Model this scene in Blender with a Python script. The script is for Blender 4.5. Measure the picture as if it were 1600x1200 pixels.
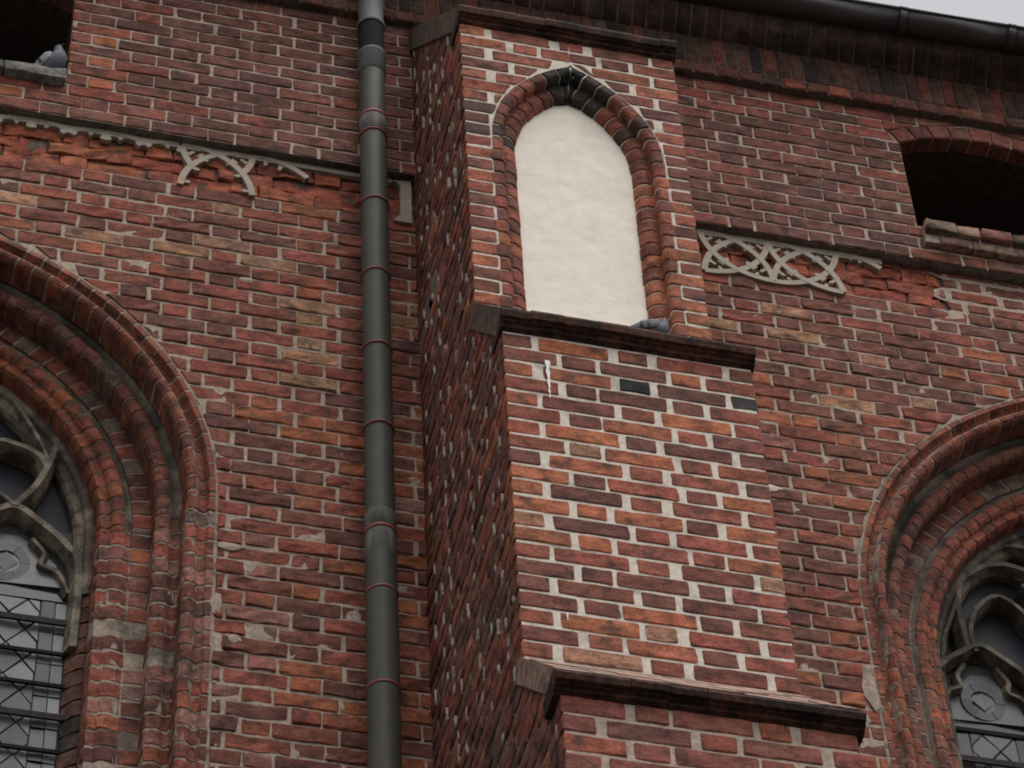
import bpy, bmesh, math, random
from mathutils import Vector, Matrix, noise

R = random.Random(7)
scene = bpy.context.scene
COL = scene.collection
for o in list(bpy.data.objects):
    bpy.data.objects.remove(o)

# ------------------------------------------------------------------ camera, sky, sun, exposure
CAM_LOC = Vector((-3.0533, -10.3968, -12.8384))
PITCH, YAW, ROLL = math.radians(49.8348), math.radians(16.3665), math.radians(-3.8111)
fwd = Vector((math.sin(YAW) * math.cos(PITCH), math.cos(YAW) * math.cos(PITCH), math.sin(PITCH)))
rr = fwd.cross(Vector((0, 0, 1))).normalized()
uu = rr.cross(fwd)
CR = math.cos(ROLL) * rr + math.sin(ROLL) * uu
CU = -math.sin(ROLL) * rr + math.cos(ROLL) * uu
cam_data = bpy.data.cameras.new('camera')
cam = bpy.data.objects.new('camera', cam_data)
COL.objects.link(cam)
cam.matrix_world = Matrix(((CR.x, CU.x, -fwd.x, CAM_LOC.x), (CR.y, CU.y, -fwd.y, CAM_LOC.y),
                           (CR.z, CU.z, -fwd.z, CAM_LOC.z), (0, 0, 0, 1)))
cam_data.sensor_width = 36.0
cam_data.lens = 36.0 * 5200.0 / 1600.0
cam_data.clip_start = 0.1
cam_data.clip_end = 3000.0
scene.camera = cam

SUN_EL, SUN_AZ = math.radians(66), math.radians(22)      # azimuth measured from straight out of the wall, towards +x
world = bpy.data.worlds.new('World')
scene.world = world
world.use_nodes = True
wn = world.node_tree.nodes
wl_ = world.node_tree.links
wn.clear()
sky = wn.new('ShaderNodeTexSky')
sky.sky_type = 'NISHITA'
sky.sun_disc = False
sky.sun_elevation = SUN_EL
sky.sun_rotation = math.pi - SUN_AZ
sky.air_density = 1.0
sky.dust_density = 4.0
sky.ozone_density = 1.0
hsv = wn.new('ShaderNodeHueSaturation')
hsv.inputs['Saturation'].default_value = 0.10
bg = wn.new('ShaderNodeBackground')
bg.inputs['Strength'].default_value = 0.15
wo = wn.new('ShaderNodeOutputWorld')
wl_.new(sky.outputs['Color'], hsv.inputs['Color'])
wl_.new(hsv.outputs['Color'], bg.inputs['Color'])
wl_.new(bg.outputs['Background'], wo.inputs['Surface'])

sun_data = bpy.data.lights.new('sun', 'SUN')
sun_data.energy = 0.62
sun_data.angle = math.radians(50)
sun_data.color = (1.0, 0.96, 0.90)
sun = bpy.data.objects.new('sun', sun_data)
COL.objects.link(sun)
sdir = Vector((math.sin(SUN_AZ) * math.cos(SUN_EL), -math.cos(SUN_AZ) * math.cos(SUN_EL), math.sin(SUN_EL)))
sun.rotation_euler = sdir.to_track_quat('Z', 'Y').to_euler()
sun.location = (6, -14, 16)

scene.view_settings.view_transform = 'Standard'
scene.view_settings.look = 'None'
scene.view_settings.exposure = 0.38
scene.view_settings.gamma = 1.0
scene.view_settings.use_curve_mapping = False
scene.render.engine = 'CYCLES'
scene.cycles.max_bounces = 6
scene.cycles.filter_width = 1.9

ZG = -14.4          # ground level


def project(p):
    q = Vector(p) - CAM_LOC
    d = q.dot(fwd)
    return 800 + 5200 * q.dot(CR) / d, 600 - 5200 * q.dot(CU) / d


def in_frame(p, m=20):
    x, y = project(p)
    return -m < x < 1600 + m and -m < y < 1200 + m


# ------------------------------------------------------------------ materials
def new_mat(name):
    m = bpy.data.materials.new(name)
    m.use_nodes = True
    nt = m.node_tree
    nt.nodes.clear()
    out = nt.nodes.new('ShaderNodeOutputMaterial')
    b = nt.nodes.new('ShaderNodeBsdfPrincipled')
    nt.links.new(b.outputs[0], out.inputs[0])
    return m, nt, b


def nz(nt, pos, scale, detail=3.0, rough=0.6, vec_scale=None):
    if vec_scale:
        mp = nt.nodes.new('ShaderNodeMapping')
        mp.inputs['Scale'].default_value = vec_scale
        nt.links.new(pos, mp.inputs[0])
        pos = mp.outputs[0]
    n = nt.nodes.new('ShaderNodeTexNoise')
    n.inputs['Scale'].default_value = scale
    n.inputs['Detail'].default_value = detail
    n.inputs['Roughness'].default_value = rough
    nt.links.new(pos, n.inputs['Vector'])
    return n.outputs['Fac']


def ramp(nt, fac, a, b, lo=0.0, hi=1.0):
    r = nt.nodes.new('ShaderNodeMapRange')
    r.interpolation_type = 'SMOOTHSTEP'
    r.inputs['From Min'].default_value = a
    r.inputs['From Max'].default_value = b
    r.inputs['To Min'].default_value = lo
    r.inputs['To Max'].default_value = hi
    nt.links.new(fac, r.inputs['Value'])
    return r.outputs['Result']


def mix(nt, fac, a, b, mode='MIX'):
    m = nt.nodes.new('ShaderNodeMix')
    m.data_type = 'RGBA'
    m.blend_type = mode
    for sock, v in ((m.inputs[0], fac), (m.inputs[6], a), (m.inputs[7], b)):
        if isinstance(v, (int, float)):
            sock.default_value = v
        elif isinstance(v, tuple):
            sock.default_value = v + (1.0,) if len(v) == 3 else v
        else:
            nt.links.new(v, sock)
    return m.outputs[2]


def grey(nt, val):
    c = nt.nodes.new('ShaderNodeCombineColor')
    for i in range(3):
        nt.links.new(val, c.inputs[i])
    return c.outputs[0]


def bump(nt, b, h, strength=0.4, dist=0.004):
    bp = nt.nodes.new('ShaderNodeBump')
    bp.inputs['Strength'].default_value = strength
    bp.inputs['Distance'].default_value = dist
    nt.links.new(h, bp.inputs['Height'])
    nt.links.new(bp.outputs[0], b.inputs['Normal'])


def madd(nt, a, b, op='ADD', bv=None):
    m = nt.nodes.new('ShaderNodeMath')
    m.operation = op
    nt.links.new(a, m.inputs[0])
    if bv is not None:
        m.inputs[1].default_value = bv
    else:
        nt.links.new(b, m.inputs[1])
    return m.outputs[0]


def brick_material(name, attr, lime=0.25, soot=0.75, mortar_smear=0.0, smear_col=(.36, .31, .26)):
    m, nt, b = new_mat(name)
    g = nt.nodes.new('ShaderNodeNewGeometry')
    pos = g.outputs['Position']
    if attr:
        a = nt.nodes.new('ShaderNodeAttribute')
        a.attribute_name = 'Col'
        col = a.outputs['Color']
    else:
        a = nt.nodes.new('ShaderNodeObjectInfo')
        col = a.outputs['Color']
    tone = ramp(nt, nz(nt, pos, 8.5, 5, .7, (1, 1, 1.8)), .34, .66, .60, 1.36)
    col = mix(nt, 1.0, col, grey(nt, tone), 'MULTIPLY')
    blot = ramp(nt, nz(nt, pos, 11, 5, .68), .50, .66)
    blot = madd(nt, blot, None, 'MULTIPLY', soot)
    c = mix(nt, blot, col, (.045, .032, .03))
    dust = ramp(nt, nz(nt, pos, 6.3, 4, .7), .50, .72)
    dust = madd(nt, dust, None, 'MULTIPLY', lime)
    c = mix(nt, dust, c, (.30, .19, .155))
    scr = nz(nt, pos, 1.0, 5, .65, (24, 24, 95))
    sc = ramp(nt, scr, .55, .67)
    sc2 = madd(nt, sc, None, 'MULTIPLY', .42)
    c = mix(nt, sc2, c, (.03, .02, .018))
    grain = nz(nt, pos, 150, 3, .7)
    gr = ramp(nt, grain, .25, .75, .62, 1.38)
    c = mix(nt, 1.0, c, grey(nt, gr), 'MULTIPLY')
    if mortar_smear:
        sm = ramp(nt, nz(nt, pos, 9.0, 5, .7), .55, .68)
        sm = madd(nt, sm, None, 'MULTIPLY', mortar_smear)
        c = mix(nt, sm, c, smear_col)
    nt.links.new(c, b.inputs['Base Color'])
    b.inputs['Roughness'].default_value = 0.82
    b.inputs['Specular IOR Level'].default_value = 0.12
    h = madd(nt, madd(nt, grain, None, 'MULTIPLY', .35), madd(nt, nz(nt, pos, 45, 4, .65), scr, 'ADD'), 'ADD')
    bump(nt, b, h, 0.5, 0.006)
    return m


def plain(name, col, rough=.8, spec=.3, var=.25, scale=30, metal=0.0, bump_s=.3, bump_d=.003, col2=None, c2lo=.5, c2hi=.68, c2amt=.8,
          c2scale=8, vec=None, bscale=60):
    m, nt, b = new_mat(name)
    g = nt.nodes.new('ShaderNodeNewGeometry')
    pos = g.outputs['Position']
    n = nz(nt, pos, scale, 4, .65)
    v = ramp(nt, n, .25, .75, 1 - var, 1 + var)
    c = (col[0], col[1], col[2])
    if col2:
        f = ramp(nt, nz(nt, pos, c2scale, 5, .65, vec), c2lo, c2hi)
        f = madd(nt, f, None, 'MULTIPLY', c2amt)
        c = mix(nt, f, c, col2)
    c = mix(nt, 1.0, c, grey(nt, v), 'MULTIPLY')
    nt.links.new(c, b.inputs['Base Color'])
    b.inputs['Roughness'].default_value = rough
    b.inputs['Specular IOR Level'].default_value = spec
    b.inputs['Metallic'].default_value = metal
    if bump_s:
        bump(nt, b, nz(nt, pos, bscale, 4, .7), bump_s, bump_d)
    return m


M = {}
M['brick'] = brick_material('old_brick', False, .16, .72, .10)
M['brick_s'] = brick_material('old_brick_joined', True, .16, .72, .10)
M['brick_n'] = brick_material('buttress_brick', False, .12, .7, 0.0)
M['brick_ns'] = brick_material('buttress_brick_joined', True, .15, .9, .25, (.27, .24, .21))
M['mortar'] = plain('wall_mortar', (.39, .31, .25), .95, .1, .3, 40, col2=(.17, .13, .105), c2lo=.50, c2hi=.7, c2amt=.8, c2scale=5,
                    bump_s=.6, bump_d=.006)
M['mortar_n'] = plain('pale_repointed_mortar', (.60, .53, .455), .95, .1, .18, 40, col2=(.30, .265, .23), c2amt=.65, c2scale=7, bump_s=.4)
M['mortar_d'] = plain('dirty_shaded_mortar', (.115, .09, .072), .95, .1, .4, 35, col2=(.06, .045, .04), c2amt=.8, c2scale=5, bump_s=.6)  # dirty mortar, darkened further to carry the shade of the soffit
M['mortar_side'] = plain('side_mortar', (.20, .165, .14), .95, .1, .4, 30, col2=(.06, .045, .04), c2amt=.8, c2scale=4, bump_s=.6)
M['mortar_p'] = plain('weathered_pale_joint', (.47, .42, .36), .95, .1, .35, 60, col2=(.15, .12, .10), c2lo=.45, c2hi=.65, c2amt=.8, c2scale=16, bump_s=.5)
M['mortar_o'] = plain('surround_mortar', (.32, .262, .21), .95, .1, .3, 40, col2=(.10, .08, .065), c2lo=.45, c2hi=.62, c2amt=.85, c2scale=4, bump_s=.5)
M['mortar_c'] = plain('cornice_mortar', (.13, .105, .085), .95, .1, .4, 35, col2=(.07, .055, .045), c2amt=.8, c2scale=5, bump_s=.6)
M['pipe_worn'] = plain('chalky_worn_pipe', (.070, .067, .056), .7, .25, .2, 14, col2=(.19, .19, .18), c2lo=.45, c2hi=.7, c2amt=.7, c2scale=22, vec=(1, 1, .18), bump_s=.05)
M['mortar_g'] = plain('grimy_bedding', (.19, .155, .125), .95, .1, .4, 40, col2=(.05, .045, .038), c2lo=.42, c2hi=.6, c2amt=.85, c2scale=5, bump_s=.5)
M['stone_d'] = plain('shaded_tracery_stone', (.15, .125, .095), .85, .2, .35, 22, col2=(.035, .03, .026), c2lo=.42, c2hi=.58, c2amt=.85, c2scale=6, bump_s=.5, bump_d=.006)  # right window's stone: its deep shade put into a darker colour
M['coping_d'] = plain('grimy_coping_brick', (.14, .085, .065), .85, .2, .4, 30, col2=(.06, .058, .046), c2lo=.42, c2hi=.6, c2amt=.8, c2scale=10, bump_s=.6, bump_d=.006)
M['plaster'] = plain('lime_plaster', (.80, .73, .635), .9, .15, .06, 14, col2=(.58, .52, .45), c2lo=.48, c2hi=.80, c2amt=.55, c2scale=4,
                     vec=(1, 1, 2.2), bump_s=.35, bump_d=.004, bscale=28)
M['stone'] = plain('tracery_stone', (.22, .183, .138), .85, .2, .3, 22, col2=(.06, .05, .042), c2lo=.42, c2hi=.58, c2amt=.85, c2scale=6,
                   bump_s=.5, bump_d=.006)
M['frieze'] = plain('frieze_stone', (.36, .315, .255), .85, .2, .12, 20, col2=(.40, .27, .19), c2lo=.5, c2hi=.75, c2amt=.55, c2scale=6,
                    bump_s=.25)
M['sill'] = plain('grey_sill_stone', (.19, .18, .165), .9, .15, .4, 30, col2=(.07, .065, .06), c2amt=.8, c2scale=12, bump_s=.7, bump_d=.01)
M['ledge'] = plain('damp_ledge_brick', (.075, .032, .022), .85, .15, .5, 40, col2=(.010, .009, .008), c2lo=.40, c2hi=.62, c2amt=.85, c2scale=9,
                   bump_s=.6, bump_d=.006)
M['coping'] = plain('coping_brick', (.33, .20, .155), .85, .2, .35, 40, col2=(.10, .095, .07), c2lo=.45, c2hi=.62, c2amt=.85, c2scale=8,
                    bump_s=.6, bump_d=.006)
M['glass'] = plain('grey_quarry_glass', (.090, .090, .096), .3, .3, .2, 9, bump_s=.05, bump_d=.003, bscale=14)
M['glass_v'] = plain('violet_border_glass', (.042, .036, .042), .3, .3, .2, 9, bump_s=.05, bump_d=.003, bscale=14)
M['glass_r'] = plain('shaded_quarry_glass', (.072, .072, .076), .4, .2, .3, 9, bump_s=.05, bump_d=.003, bscale=14)  # darker copy of the quarry glass, the right window's shade in its colour
M['glass_rv'] = plain('shaded_border_glass', (.036, .032, .038), .4, .2, .3, 9, bump_s=.05, bump_d=.003, bscale=14)  # likewise the border glass, darkened for the shade of the right window
M['glass_d'] = plain('dark_tracery_glass', (.018, .018, .025), .5, .12, .3, 6, bump_s=.15, bump_d=.004, bscale=12)
M['lead'] = plain('lead_came', (.034, .033, .034), .7, .4, .3, 40, bump_s=.2)
M['iron'] = plain('black_iron_bar', (.008, .0075, .007), .85, .15, .4, 50, bump_s=.3)
M['iron_g'] = plain('grey_iron_bar', (.032, .028, .026), .85, .15, .35, 40, bump_s=.3)
M['pipe'] = plain('olive_grey_pipe', (.060, .057, .046), .6, .25, .15, 8, col2=(.085, .081, .068), c2lo=.5, c2hi=.75, c2amt=.5, c2scale=4,
                  vec=(1, 1, .25), bump_s=.06, bscale=90)
M['pipe_lead'] = plain('weathered_zinc_pipe', (.12, .12, .122), .6, .35, .3, 14, col2=(.07, .07, .07), c2amt=.7, c2scale=14, bump_s=.15)
M['pipe_black'] = plain('black_tar_pipe', (.006, .006, .006), .85, .1, .3, 20, bump_s=.15)
M['ring'] = plain('red_pipe_ring', (.27, .068, .06), .6, .3, .2, 30, bump_s=.1)
M['gutter'] = plain('brown_metal_gutter', (.034, .026, .024), .36, .5, .15, 12, bump_s=.06)
M['dark'] = plain('dark_brown_interior', (.055, .038, .031), .95, .05, .4, 20, bump_s=.4)  # one dark brown for the recesses, putlog hole and wall core
M['ground'] = plain('paved_ground', (.07, .067, .06), .9, .2, .3, 3, bump_s=.3)
M['pig'] = plain('pigeon_grey', (.125, .13, .15), .7, .25, .2, 60, bump_s=.3)
M['pig_m'] = plain('pigeon_slate', (.07, .075, .09), .65, .3, .25, 60, bump_s=.3)
M['pig_l'] = plain('pigeon_pale_wing', (.24, .25, .27), .7, .25, .2, 60, bump_s=.3)
M['pig_d'] = plain('pigeon_dark', (.022, .024, .034), .55, .35, .3, 60, bump_s=.3)
M['pig_w'] = plain('pigeon_white', (.62, .62, .60), .7, .2, .1, 60, bump_s=.1)
M['pig_leg'] = plain('pigeon_leg', (.22, .07, .06), .6, .3, .1, 60, bump_s=.1)
M['dropping'] = plain('bird_dropping', (.75, .73, .70), .8, .2, .1, 60, bump_s=.2)


# ------------------------------------------------------------------ object helpers
WL = {}


def tag(o, label=None, cat=None, group=None, kind=None):
    for k, v in (('label', label), ('category', cat), ('group', group), ('kind', kind)):
        if v:
            o[k] = v
    return o


def thing(name, loc, label, cat, group=None):
    o = bpy.data.objects.new(name, None)
    o.empty_display_size = 0.2
    o.location = loc
    COL.objects.link(o)
    WL[o.name] = Vector(loc)
    return tag(o, label, cat, group, 'thing')


def place(name, me, loc, parent=None, color=None, rotz=0.0, scale=None):
    o = bpy.data.objects.new(name, me)
    loc = Vector(loc)
    if parent is not None:
        o.parent = parent
        o.location = loc - WL[parent.name]
    else:
        o.location = loc
    if rotz:
        o.rotation_euler = (0, 0, rotz)
    if scale:
        o.scale = scale
    if color:
        o.color = (color[0], color[1], color[2], 1.0)
    COL.objects.link(o)
    WL[o.name] = loc
    return o


def mesh(name, vs, fs, mat, smooth=False, fix=False, cols=None):
    me = bpy.data.meshes.new(name)
    me.from_pydata([tuple(v) for v in vs], [], fs)
    if fix:
        bm = bmesh.new()
        bm.from_mesh(me)
        bmesh.ops.recalc_face_normals(bm, faces=bm.faces)
        bm.to_mesh(me)
        bm.free()
    if smooth:
        me.polygons.foreach_set('use_smooth', [True] * len(me.polygons))
    if cols is not None:
        ca = me.color_attributes.new('Col', 'FLOAT_COLOR', 'POINT')
        flat = []
        for c in cols:
            flat += [c[0], c[1], c[2], 1.0]
        ca.data.foreach_set('color', flat)
    me.materials.append(mat)
    me.update()
    return me


def solid(name, vs, fs, mat, parent=None, color=None, smooth=False, fix=True):
    """world-space geometry -> object with its origin at the geometry's middle"""
    n = len(vs)
    c = Vector((sum(v[0] for v in vs) / n, sum(v[1] for v in vs) / n, sum(v[2] for v in vs) / n))
    me = mesh(name, [(v[0] - c.x, v[1] - c.y, v[2] - c.z) for v in vs], fs, mat, smooth, fix)
    return place(name, me, c, parent, color)


class Acc:
    def __init__(self):
        self.v, self.f, self.c = [], [], []

    def add(self, vs, fs, col=(1, 1, 1), loc=(0, 0, 0), rotz=0.0):
        k = len(self.v)
        cs, sn = math.cos(rotz), math.sin(rotz)
        for v in vs:
            self.v.append((v[0] * cs - v[1] * sn + loc[0], v[0] * sn + v[1] * cs + loc[1], v[2] + loc[2]))
            self.c.append(col)
        self.f += [tuple(i + k for i in f) for f in fs]

    def build(self, name, mat, parent=None, smooth=True, kind='stuff', fix=False):
        if not self.v:
            return None
        n = len(self.v)
        c = Vector((sum(v[0] for v in self.v) / n, sum(v[1] for v in self.v) / n, sum(v[2] for v in self.v) / n))
        me = mesh(name, [(v[0] - c.x, v[1] - c.y, v[2] - c.z) for v in self.v], self.f, mat, smooth, fix, self.c)
        o = place(name, me, c, parent)
        if kind:
            o['kind'] = kind
        return o


def box_geo(x0, x1, y0, y1, z0, z1):
    v = [(x0, y0, z0), (x1, y0, z0), (x1, y1, z0), (x0, y1, z0), (x0, y0, z1), (x1, y0, z1), (x1, y1, z1), (x0, y1, z1)]
    f = [(0, 1, 5, 4), (1, 2, 6, 5), (2, 3, 7, 6), (3, 0, 4, 7), (4, 5, 6, 7), (3, 2, 1, 0)]
    return v, f


def brick_geo(L, H, D, rng, rough=.003, ends=None, e=.0065, back=.0028):
    """a worn brick: front at y~0 facing -y, rounded uneven arrises.  ends=(left bottom, left top, right bottom, right top)"""
    nx = max(2, int(round(L / .075)))
    ts = [0.0, min(.3, e / L)] + [min(.3, e / L) + (1 - 2 * min(.3, e / L)) * k / nx for k in range(1, nx)] + [1 - min(.3, e / L), 1.0]
    ss = [0.0, e / H, .5, 1 - e / H, 1.0] if nx > 2 else [0.0, e / H, 1 - e / H, 1.0]
    lb, lt, rb, rt = ends if ends else (-L / 2, -L / 2, L / 2, L / 2)
    ni, nj = len(ts), len(ss)
    vs, fs = [], []
    for j, s in enumerate(ss):
        xl, xr = lb + (lt - lb) * s, rb + (rt - rb) * s
        for i, t in enumerate(ts):
            x = xl + (xr - xl) * t
            z = -H / 2 + H * s
            ei, ej = i in (0, ni - 1), j in (0, nj - 1)
            y = rng.uniform(-rough, rough)
            if ei or ej:
                y = back + rng.uniform(-1, 1.6) * rough * .8
                z += rng.uniform(-1, 1) * max(rough, .0026) * .9
                x += rng.uniform(-1, 1) * max(rough, .0032) * .9
                if ei and ej:
                    y += rng.uniform(.0, .005)
                    x += (1 if i == 0 else -1) * rng.uniform(0, .006)
                    z += (1 if j == 0 else -1) * rng.uniform(0, .004)
            vs.append((x, y, z))
    for j in range(nj - 1):
        for i in range(ni - 1):
            a = j * ni + i
            fs.append((a, a + 1, a + 1 + ni, a + ni))
    ring = [i for i in range(ni)] + [j * ni + ni - 1 for j in range(1, nj)] + [(nj - 1) * ni + i for i in range(ni - 2, -1, -1)] + \
           [j * ni for j in range(nj - 2, 0, -1)]
    k = len(vs)
    for r in ring:
        vs.append((vs[r][0], D, vs[r][2]))
    m = len(ring)
    for q in range(m):
        q2 = (q + 1) % m
        fs.append((ring[q2], ring[q], k + q, k + q2))
    return vs, fs


POOL = {}


def pool_mesh(kind, L, H, mat, rough, D=.06):
    key = (kind, mat.name)
    lst = POOL.setdefault(key, [])
    if len(lst) < 22:
        v, f = brick_geo(L, H, D, R, rough)
        me = mesh(kind, v, f, mat, False)
        lst.append(me)
        return me
    return R.choice(lst)


# ------------------------------------------------------------------ colours
PURPLE = (.125, .053, .044)
BROWN = (.165, .064, .045)
RED = (.250, .074, .047)
ORANGE = (.335, .110, .050)
TAN = (.36, .20, .115)
BLACK = (.030, .028, .030)
PINK = (.29, .135, .110)


def jit(c, rng, a=.18):
    k = 1 + rng.uniform(-a, a)
    return tuple(max(.01, x * k * (1 + rng.uniform(-.06, .06))) for x in c)


MEAN = (.205, .069, .047)


def pick(table, rng, pull=.30):
    t = rng.random() * sum(w for w, _ in table)
    for w, c in table:
        t -= w
        if t <= 0:
            break
    c = tuple(a + (b - a) * pull for a, b in zip(c, MEAN)) if sum(c) > .12 else c
    return jit(c, rng, .14)


PURPLE2, BROWN2 = (.100, .047, .040), (.125, .054, .041)
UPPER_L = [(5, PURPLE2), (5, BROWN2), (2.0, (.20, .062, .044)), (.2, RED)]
MID_L = [(2.2, PURPLE), (3, BROWN), (5, RED), (1.6, ORANGE), (.6, TAN), (.06, BLACK)]
LOW_L = [(1.6, PURPLE), (2.5, BROWN), (4.5, RED), (2.6, ORANGE), (.5, PINK), (.05, BLACK)]
BAD_L = [(3, PINK), (3, RED), (2, BROWN), (2, PURPLE), (1, ORANGE), (.35, (.16, .13, .11))]
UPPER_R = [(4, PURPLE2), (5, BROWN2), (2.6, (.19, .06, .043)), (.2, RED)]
MID_R = [(3, PURPLE), (5, BROWN), (4, RED), (1.0, ORANGE), (.4, TAN), (.03, BLACK)]
LOW_R = [(2.2, PURPLE), (4, BROWN), (5, RED), (1.8, ORANGE), (.8, PINK), (.05, BLACK)]
FRIEZE = [(5, (.33, .080, .045)), (3, (.36, .105, .048)), (2, (.25, .066, .043))]
BUTT = [(2, PURPLE), (3, (.17, .065, .048)), (5, (.27, .083, .054)), (3.4, (.37, .125, .058)), (.2, TAN)]
BUTT_TOP = [(2, PURPLE), (3, (.17, .065, .048)), (5, (.27, .083, .054)), (2.2, (.36, .12, .06))]
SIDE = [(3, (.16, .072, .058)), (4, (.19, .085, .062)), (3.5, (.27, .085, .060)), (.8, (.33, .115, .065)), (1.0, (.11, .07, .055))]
ARCHC = [(4, RED), (3, ORANGE), (3, BROWN), (1.2, PURPLE)]
ARCHD = [(4, BROWN), (3, PURPLE), (3, RED), (.8, (.14, .11, .09))]

# ------------------------------------------------------------------ layout
LW = dict(edge=-1.485, R=1.81, zc=-1.14, i=-1, cl=-3.08)      # window left of the buttress (its right-hand jamb is in view)
RW = dict(edge=1.700, R=2.05, zc=-1.28, i=1, cl=3.28)
for W in (LW, RW):
    W['c'] = W['edge'] + W['i'] * W['R']
    W['top'] = W['zc'] + math.sqrt(W['R'] ** 2 - (W['cl'] - W['c']) ** 2)


def arc_x(W, z, gap=.0):
    """x of the outer edge of the window surround at height z (half next to the buttress)"""
    rad = W['R'] + gap
    if z <= W['zc']:
        return W['edge'] - W['i'] * gap
    if z >= W['zc'] + rad:
        return W['cl']
    x = W['c'] - W['i'] * math.sqrt(rad * rad - (z - W['zc']) ** 2)
    return min(x, W['cl']) if W['i'] > 0 else max(x, W['cl'])


NL = dict(xm=-2.904, half=.52, sill=1.905, spring=2.66, Ri=.976, zc=1.834, Re=1.095)
NR = dict(xm=2.93, half=.52, sill=1.845, spring=2.66, Ri=.976, zc=1.834, Re=1.095)


def niche_half(N, z):
    """half width of the opening with its arch ring at height z; 0 above it"""
    if z < N['sill']:
        return 0.0
    a = math.asin(N['half'] / N['Ri'])
    zt = N['zc'] + N['Re'] * math.cos(a)
    if z <= N['spring']:
        return N['half'] + .008
    if z <= zt:
        return N['half'] + .008 + (N['Re'] - N['Ri']) * math.sin(a) * (z - N['spring']) / (zt - N['spring'])
    if z < N['zc'] + N['Re']:
        return math.sqrt(N['Re'] ** 2 - (z - N['zc']) ** 2) + .008
    return 0.0


Y_UP = -.065
Z_UP0, Z_UP1 = 1.56, 2.965
Z_FR0, Z_FR1 = 1.221, 1.62
Z_LO = -3.779
BW0, BW1 = -.48, .665


def flemish(xa, xb, ph, rng, joint=.014, jj=.006):
    """header/stretcher sequence between xa and xb with a header centred on ph (mod .45)"""
    out = []
    n = math.floor((xa - ph) / .45) - 1
    x = ph + .45 * n - .0725
    while x < xb:
        for kind, L in (('header', .145), ('stretcher', .305)):
            a, b = x + joint / 2 + rng.uniform(-jj, jj), x + L - joint / 2 + rng.uniform(-jj, jj)
            out.append((kind, a, b))
            x += L
    return out


def wall_rows(bricks, z0, z1, pitch, bounds, y, palette, ph, rng, rough, joint=.013, hj=.0145, yj=.004, drop=None, par0=0):
    """bricks: list to fill; bounds(z) -> (xa, xb)"""
    k = 0
    z = z0
    while z < z1 - .03:
        zt = min(z + pitch, z1)
        (al, bl), (au, bu) = bounds(z + .007), bounds(zt - .007)
        xa, xb = min(al, au), max(bl, bu)
        if xb - xa > .03:
            phase = ph + (.225 if (k + par0) % 2 else 0) + rng.uniform(-.014, .014)
            H = zt - z - hj + rng.uniform(-.003, .003)
            zc = (z + zt) / 2 + rng.uniform(-.0015, .0015)
            for kind, a, b in flemish(xa, xb, phase, rng, joint):
                lb, lt = max(a, al), max(a, au)
                rb, rt = min(b, bl), min(b, bu)
                if max(rb - lb, rt - lt) < .035 or min(rb - lb, rt - lt) < -.02:
                    continue
                rb, rt = max(rb, lb + .012), max(rt, lt + .012)
                if b < xa or a > xb:
                    continue
                if drop and drop(a, b, zc):
                    continue
                cut = (lb > a + 1e-6 or lt > a + 1e-6 or rb < b - 1e-6 or rt < b - 1e-6)
                cx = (lb + rb + lt + rt) / 4
                bricks.append(dict(kind=kind, x=cx, y=y + rng.uniform(-yj, yj), z=zc, L=(rb - lb + rt - lt) / 2, H=H,
                                   ends=(lb - cx, lt - cx, rb - cx, rt - cx) if cut else None,
                                   col=pick(palette(cx, zc), rng), rough=rough(cx, zc)))
        z = zt
        k += 1


def emit(bricks, parent, mat, mat_s, name='brick', stuff='small_bricks', limit=300, rotz=0.0, hidden=None, D=.06):
    """largest in view become objects of their own, the rest one joined mesh"""
    for b in bricks:
        v = in_frame((b['x'], b['y'], b['z'])) and not (hidden and hidden(b))
        b['rank'] = b['L'] * b['H'] if v else 0
    bricks.sort(key=lambda q: -q['rank'])
    acc = Acc()
    for n, b in enumerate(bricks):
        if n < limit and b['rank'] > 0:
            if b['ends'] is None:
                base = .287 if b['kind'] == 'stretcher' else .132
                me = pool_mesh(name + '_' + b['kind'] + ('_rough' if b['rough'] > .004 else ''), base, .085, mat, b['rough'], D)
                place(name, me, (b['x'], b['y'], b['z']), parent, b['col'], rotz, (b['L'] / base, 1, b['H'] / .085))
            else:
                v, f = brick_geo(b['L'], b['H'], D, R, b['rough'], b['ends'])
                place(name, mesh(name, v, f, mat, False), (b['x'], b['y'], b['z']), parent, b['col'], rotz)
        else:
            v, f = brick_geo(b['L'], b['H'], D, R, b['rough'], b['ends'])
            acc.add(v, f, b['col'], (b['x'], b['y'], b['z']), rotz)
    return acc.build(stuff, mat_s, parent, False) if stuff else acc


def sheet(acc, z0, z1, dz, bounds, y, nx=20, amp=.002, seed=0.0, edge_drop=.0):
    """mortar bed behind the bricks: rows of quads between bounds(z)"""
    k = max(1, int(math.ceil((z1 - z0) / dz)))
    prev = None
    for j in range(k + 1):
        z = z0 + (z1 - z0) * j / k
        a, b = bounds(z)
        row = []
        for i in range(nx + 1):
            x = a + (b - a) * i / nx
            n = noise.noise((x * 9 + seed, z * 9, seed)) + .6 * noise.noise((x * 31, z * 31, seed + 4))
            row.append((x, y + amp * n, z))
        base = len(acc.v)
        acc.v += row
        acc.c += [(1, 1, 1)] * len(row)
        if prev is not None:
            for i in range(nx):
                acc.f.append((prev + i, prev + i + 1, base + i + 1, base + i))
        prev = base


# ------------------------------------------------------------------ ground
g = 600.0
gv, gf = [(-g, -g, ZG), (g, -g, ZG), (g, g, ZG), (-g, g, ZG)], [(0, 1, 2, 3)]
tag(place('ground', mesh('ground', gv, gf, M['ground']), (0, 0, 0)), kind='structure')

# ------------------------------------------------------------------ the two wall bays
RB = random.Random(11)


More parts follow.
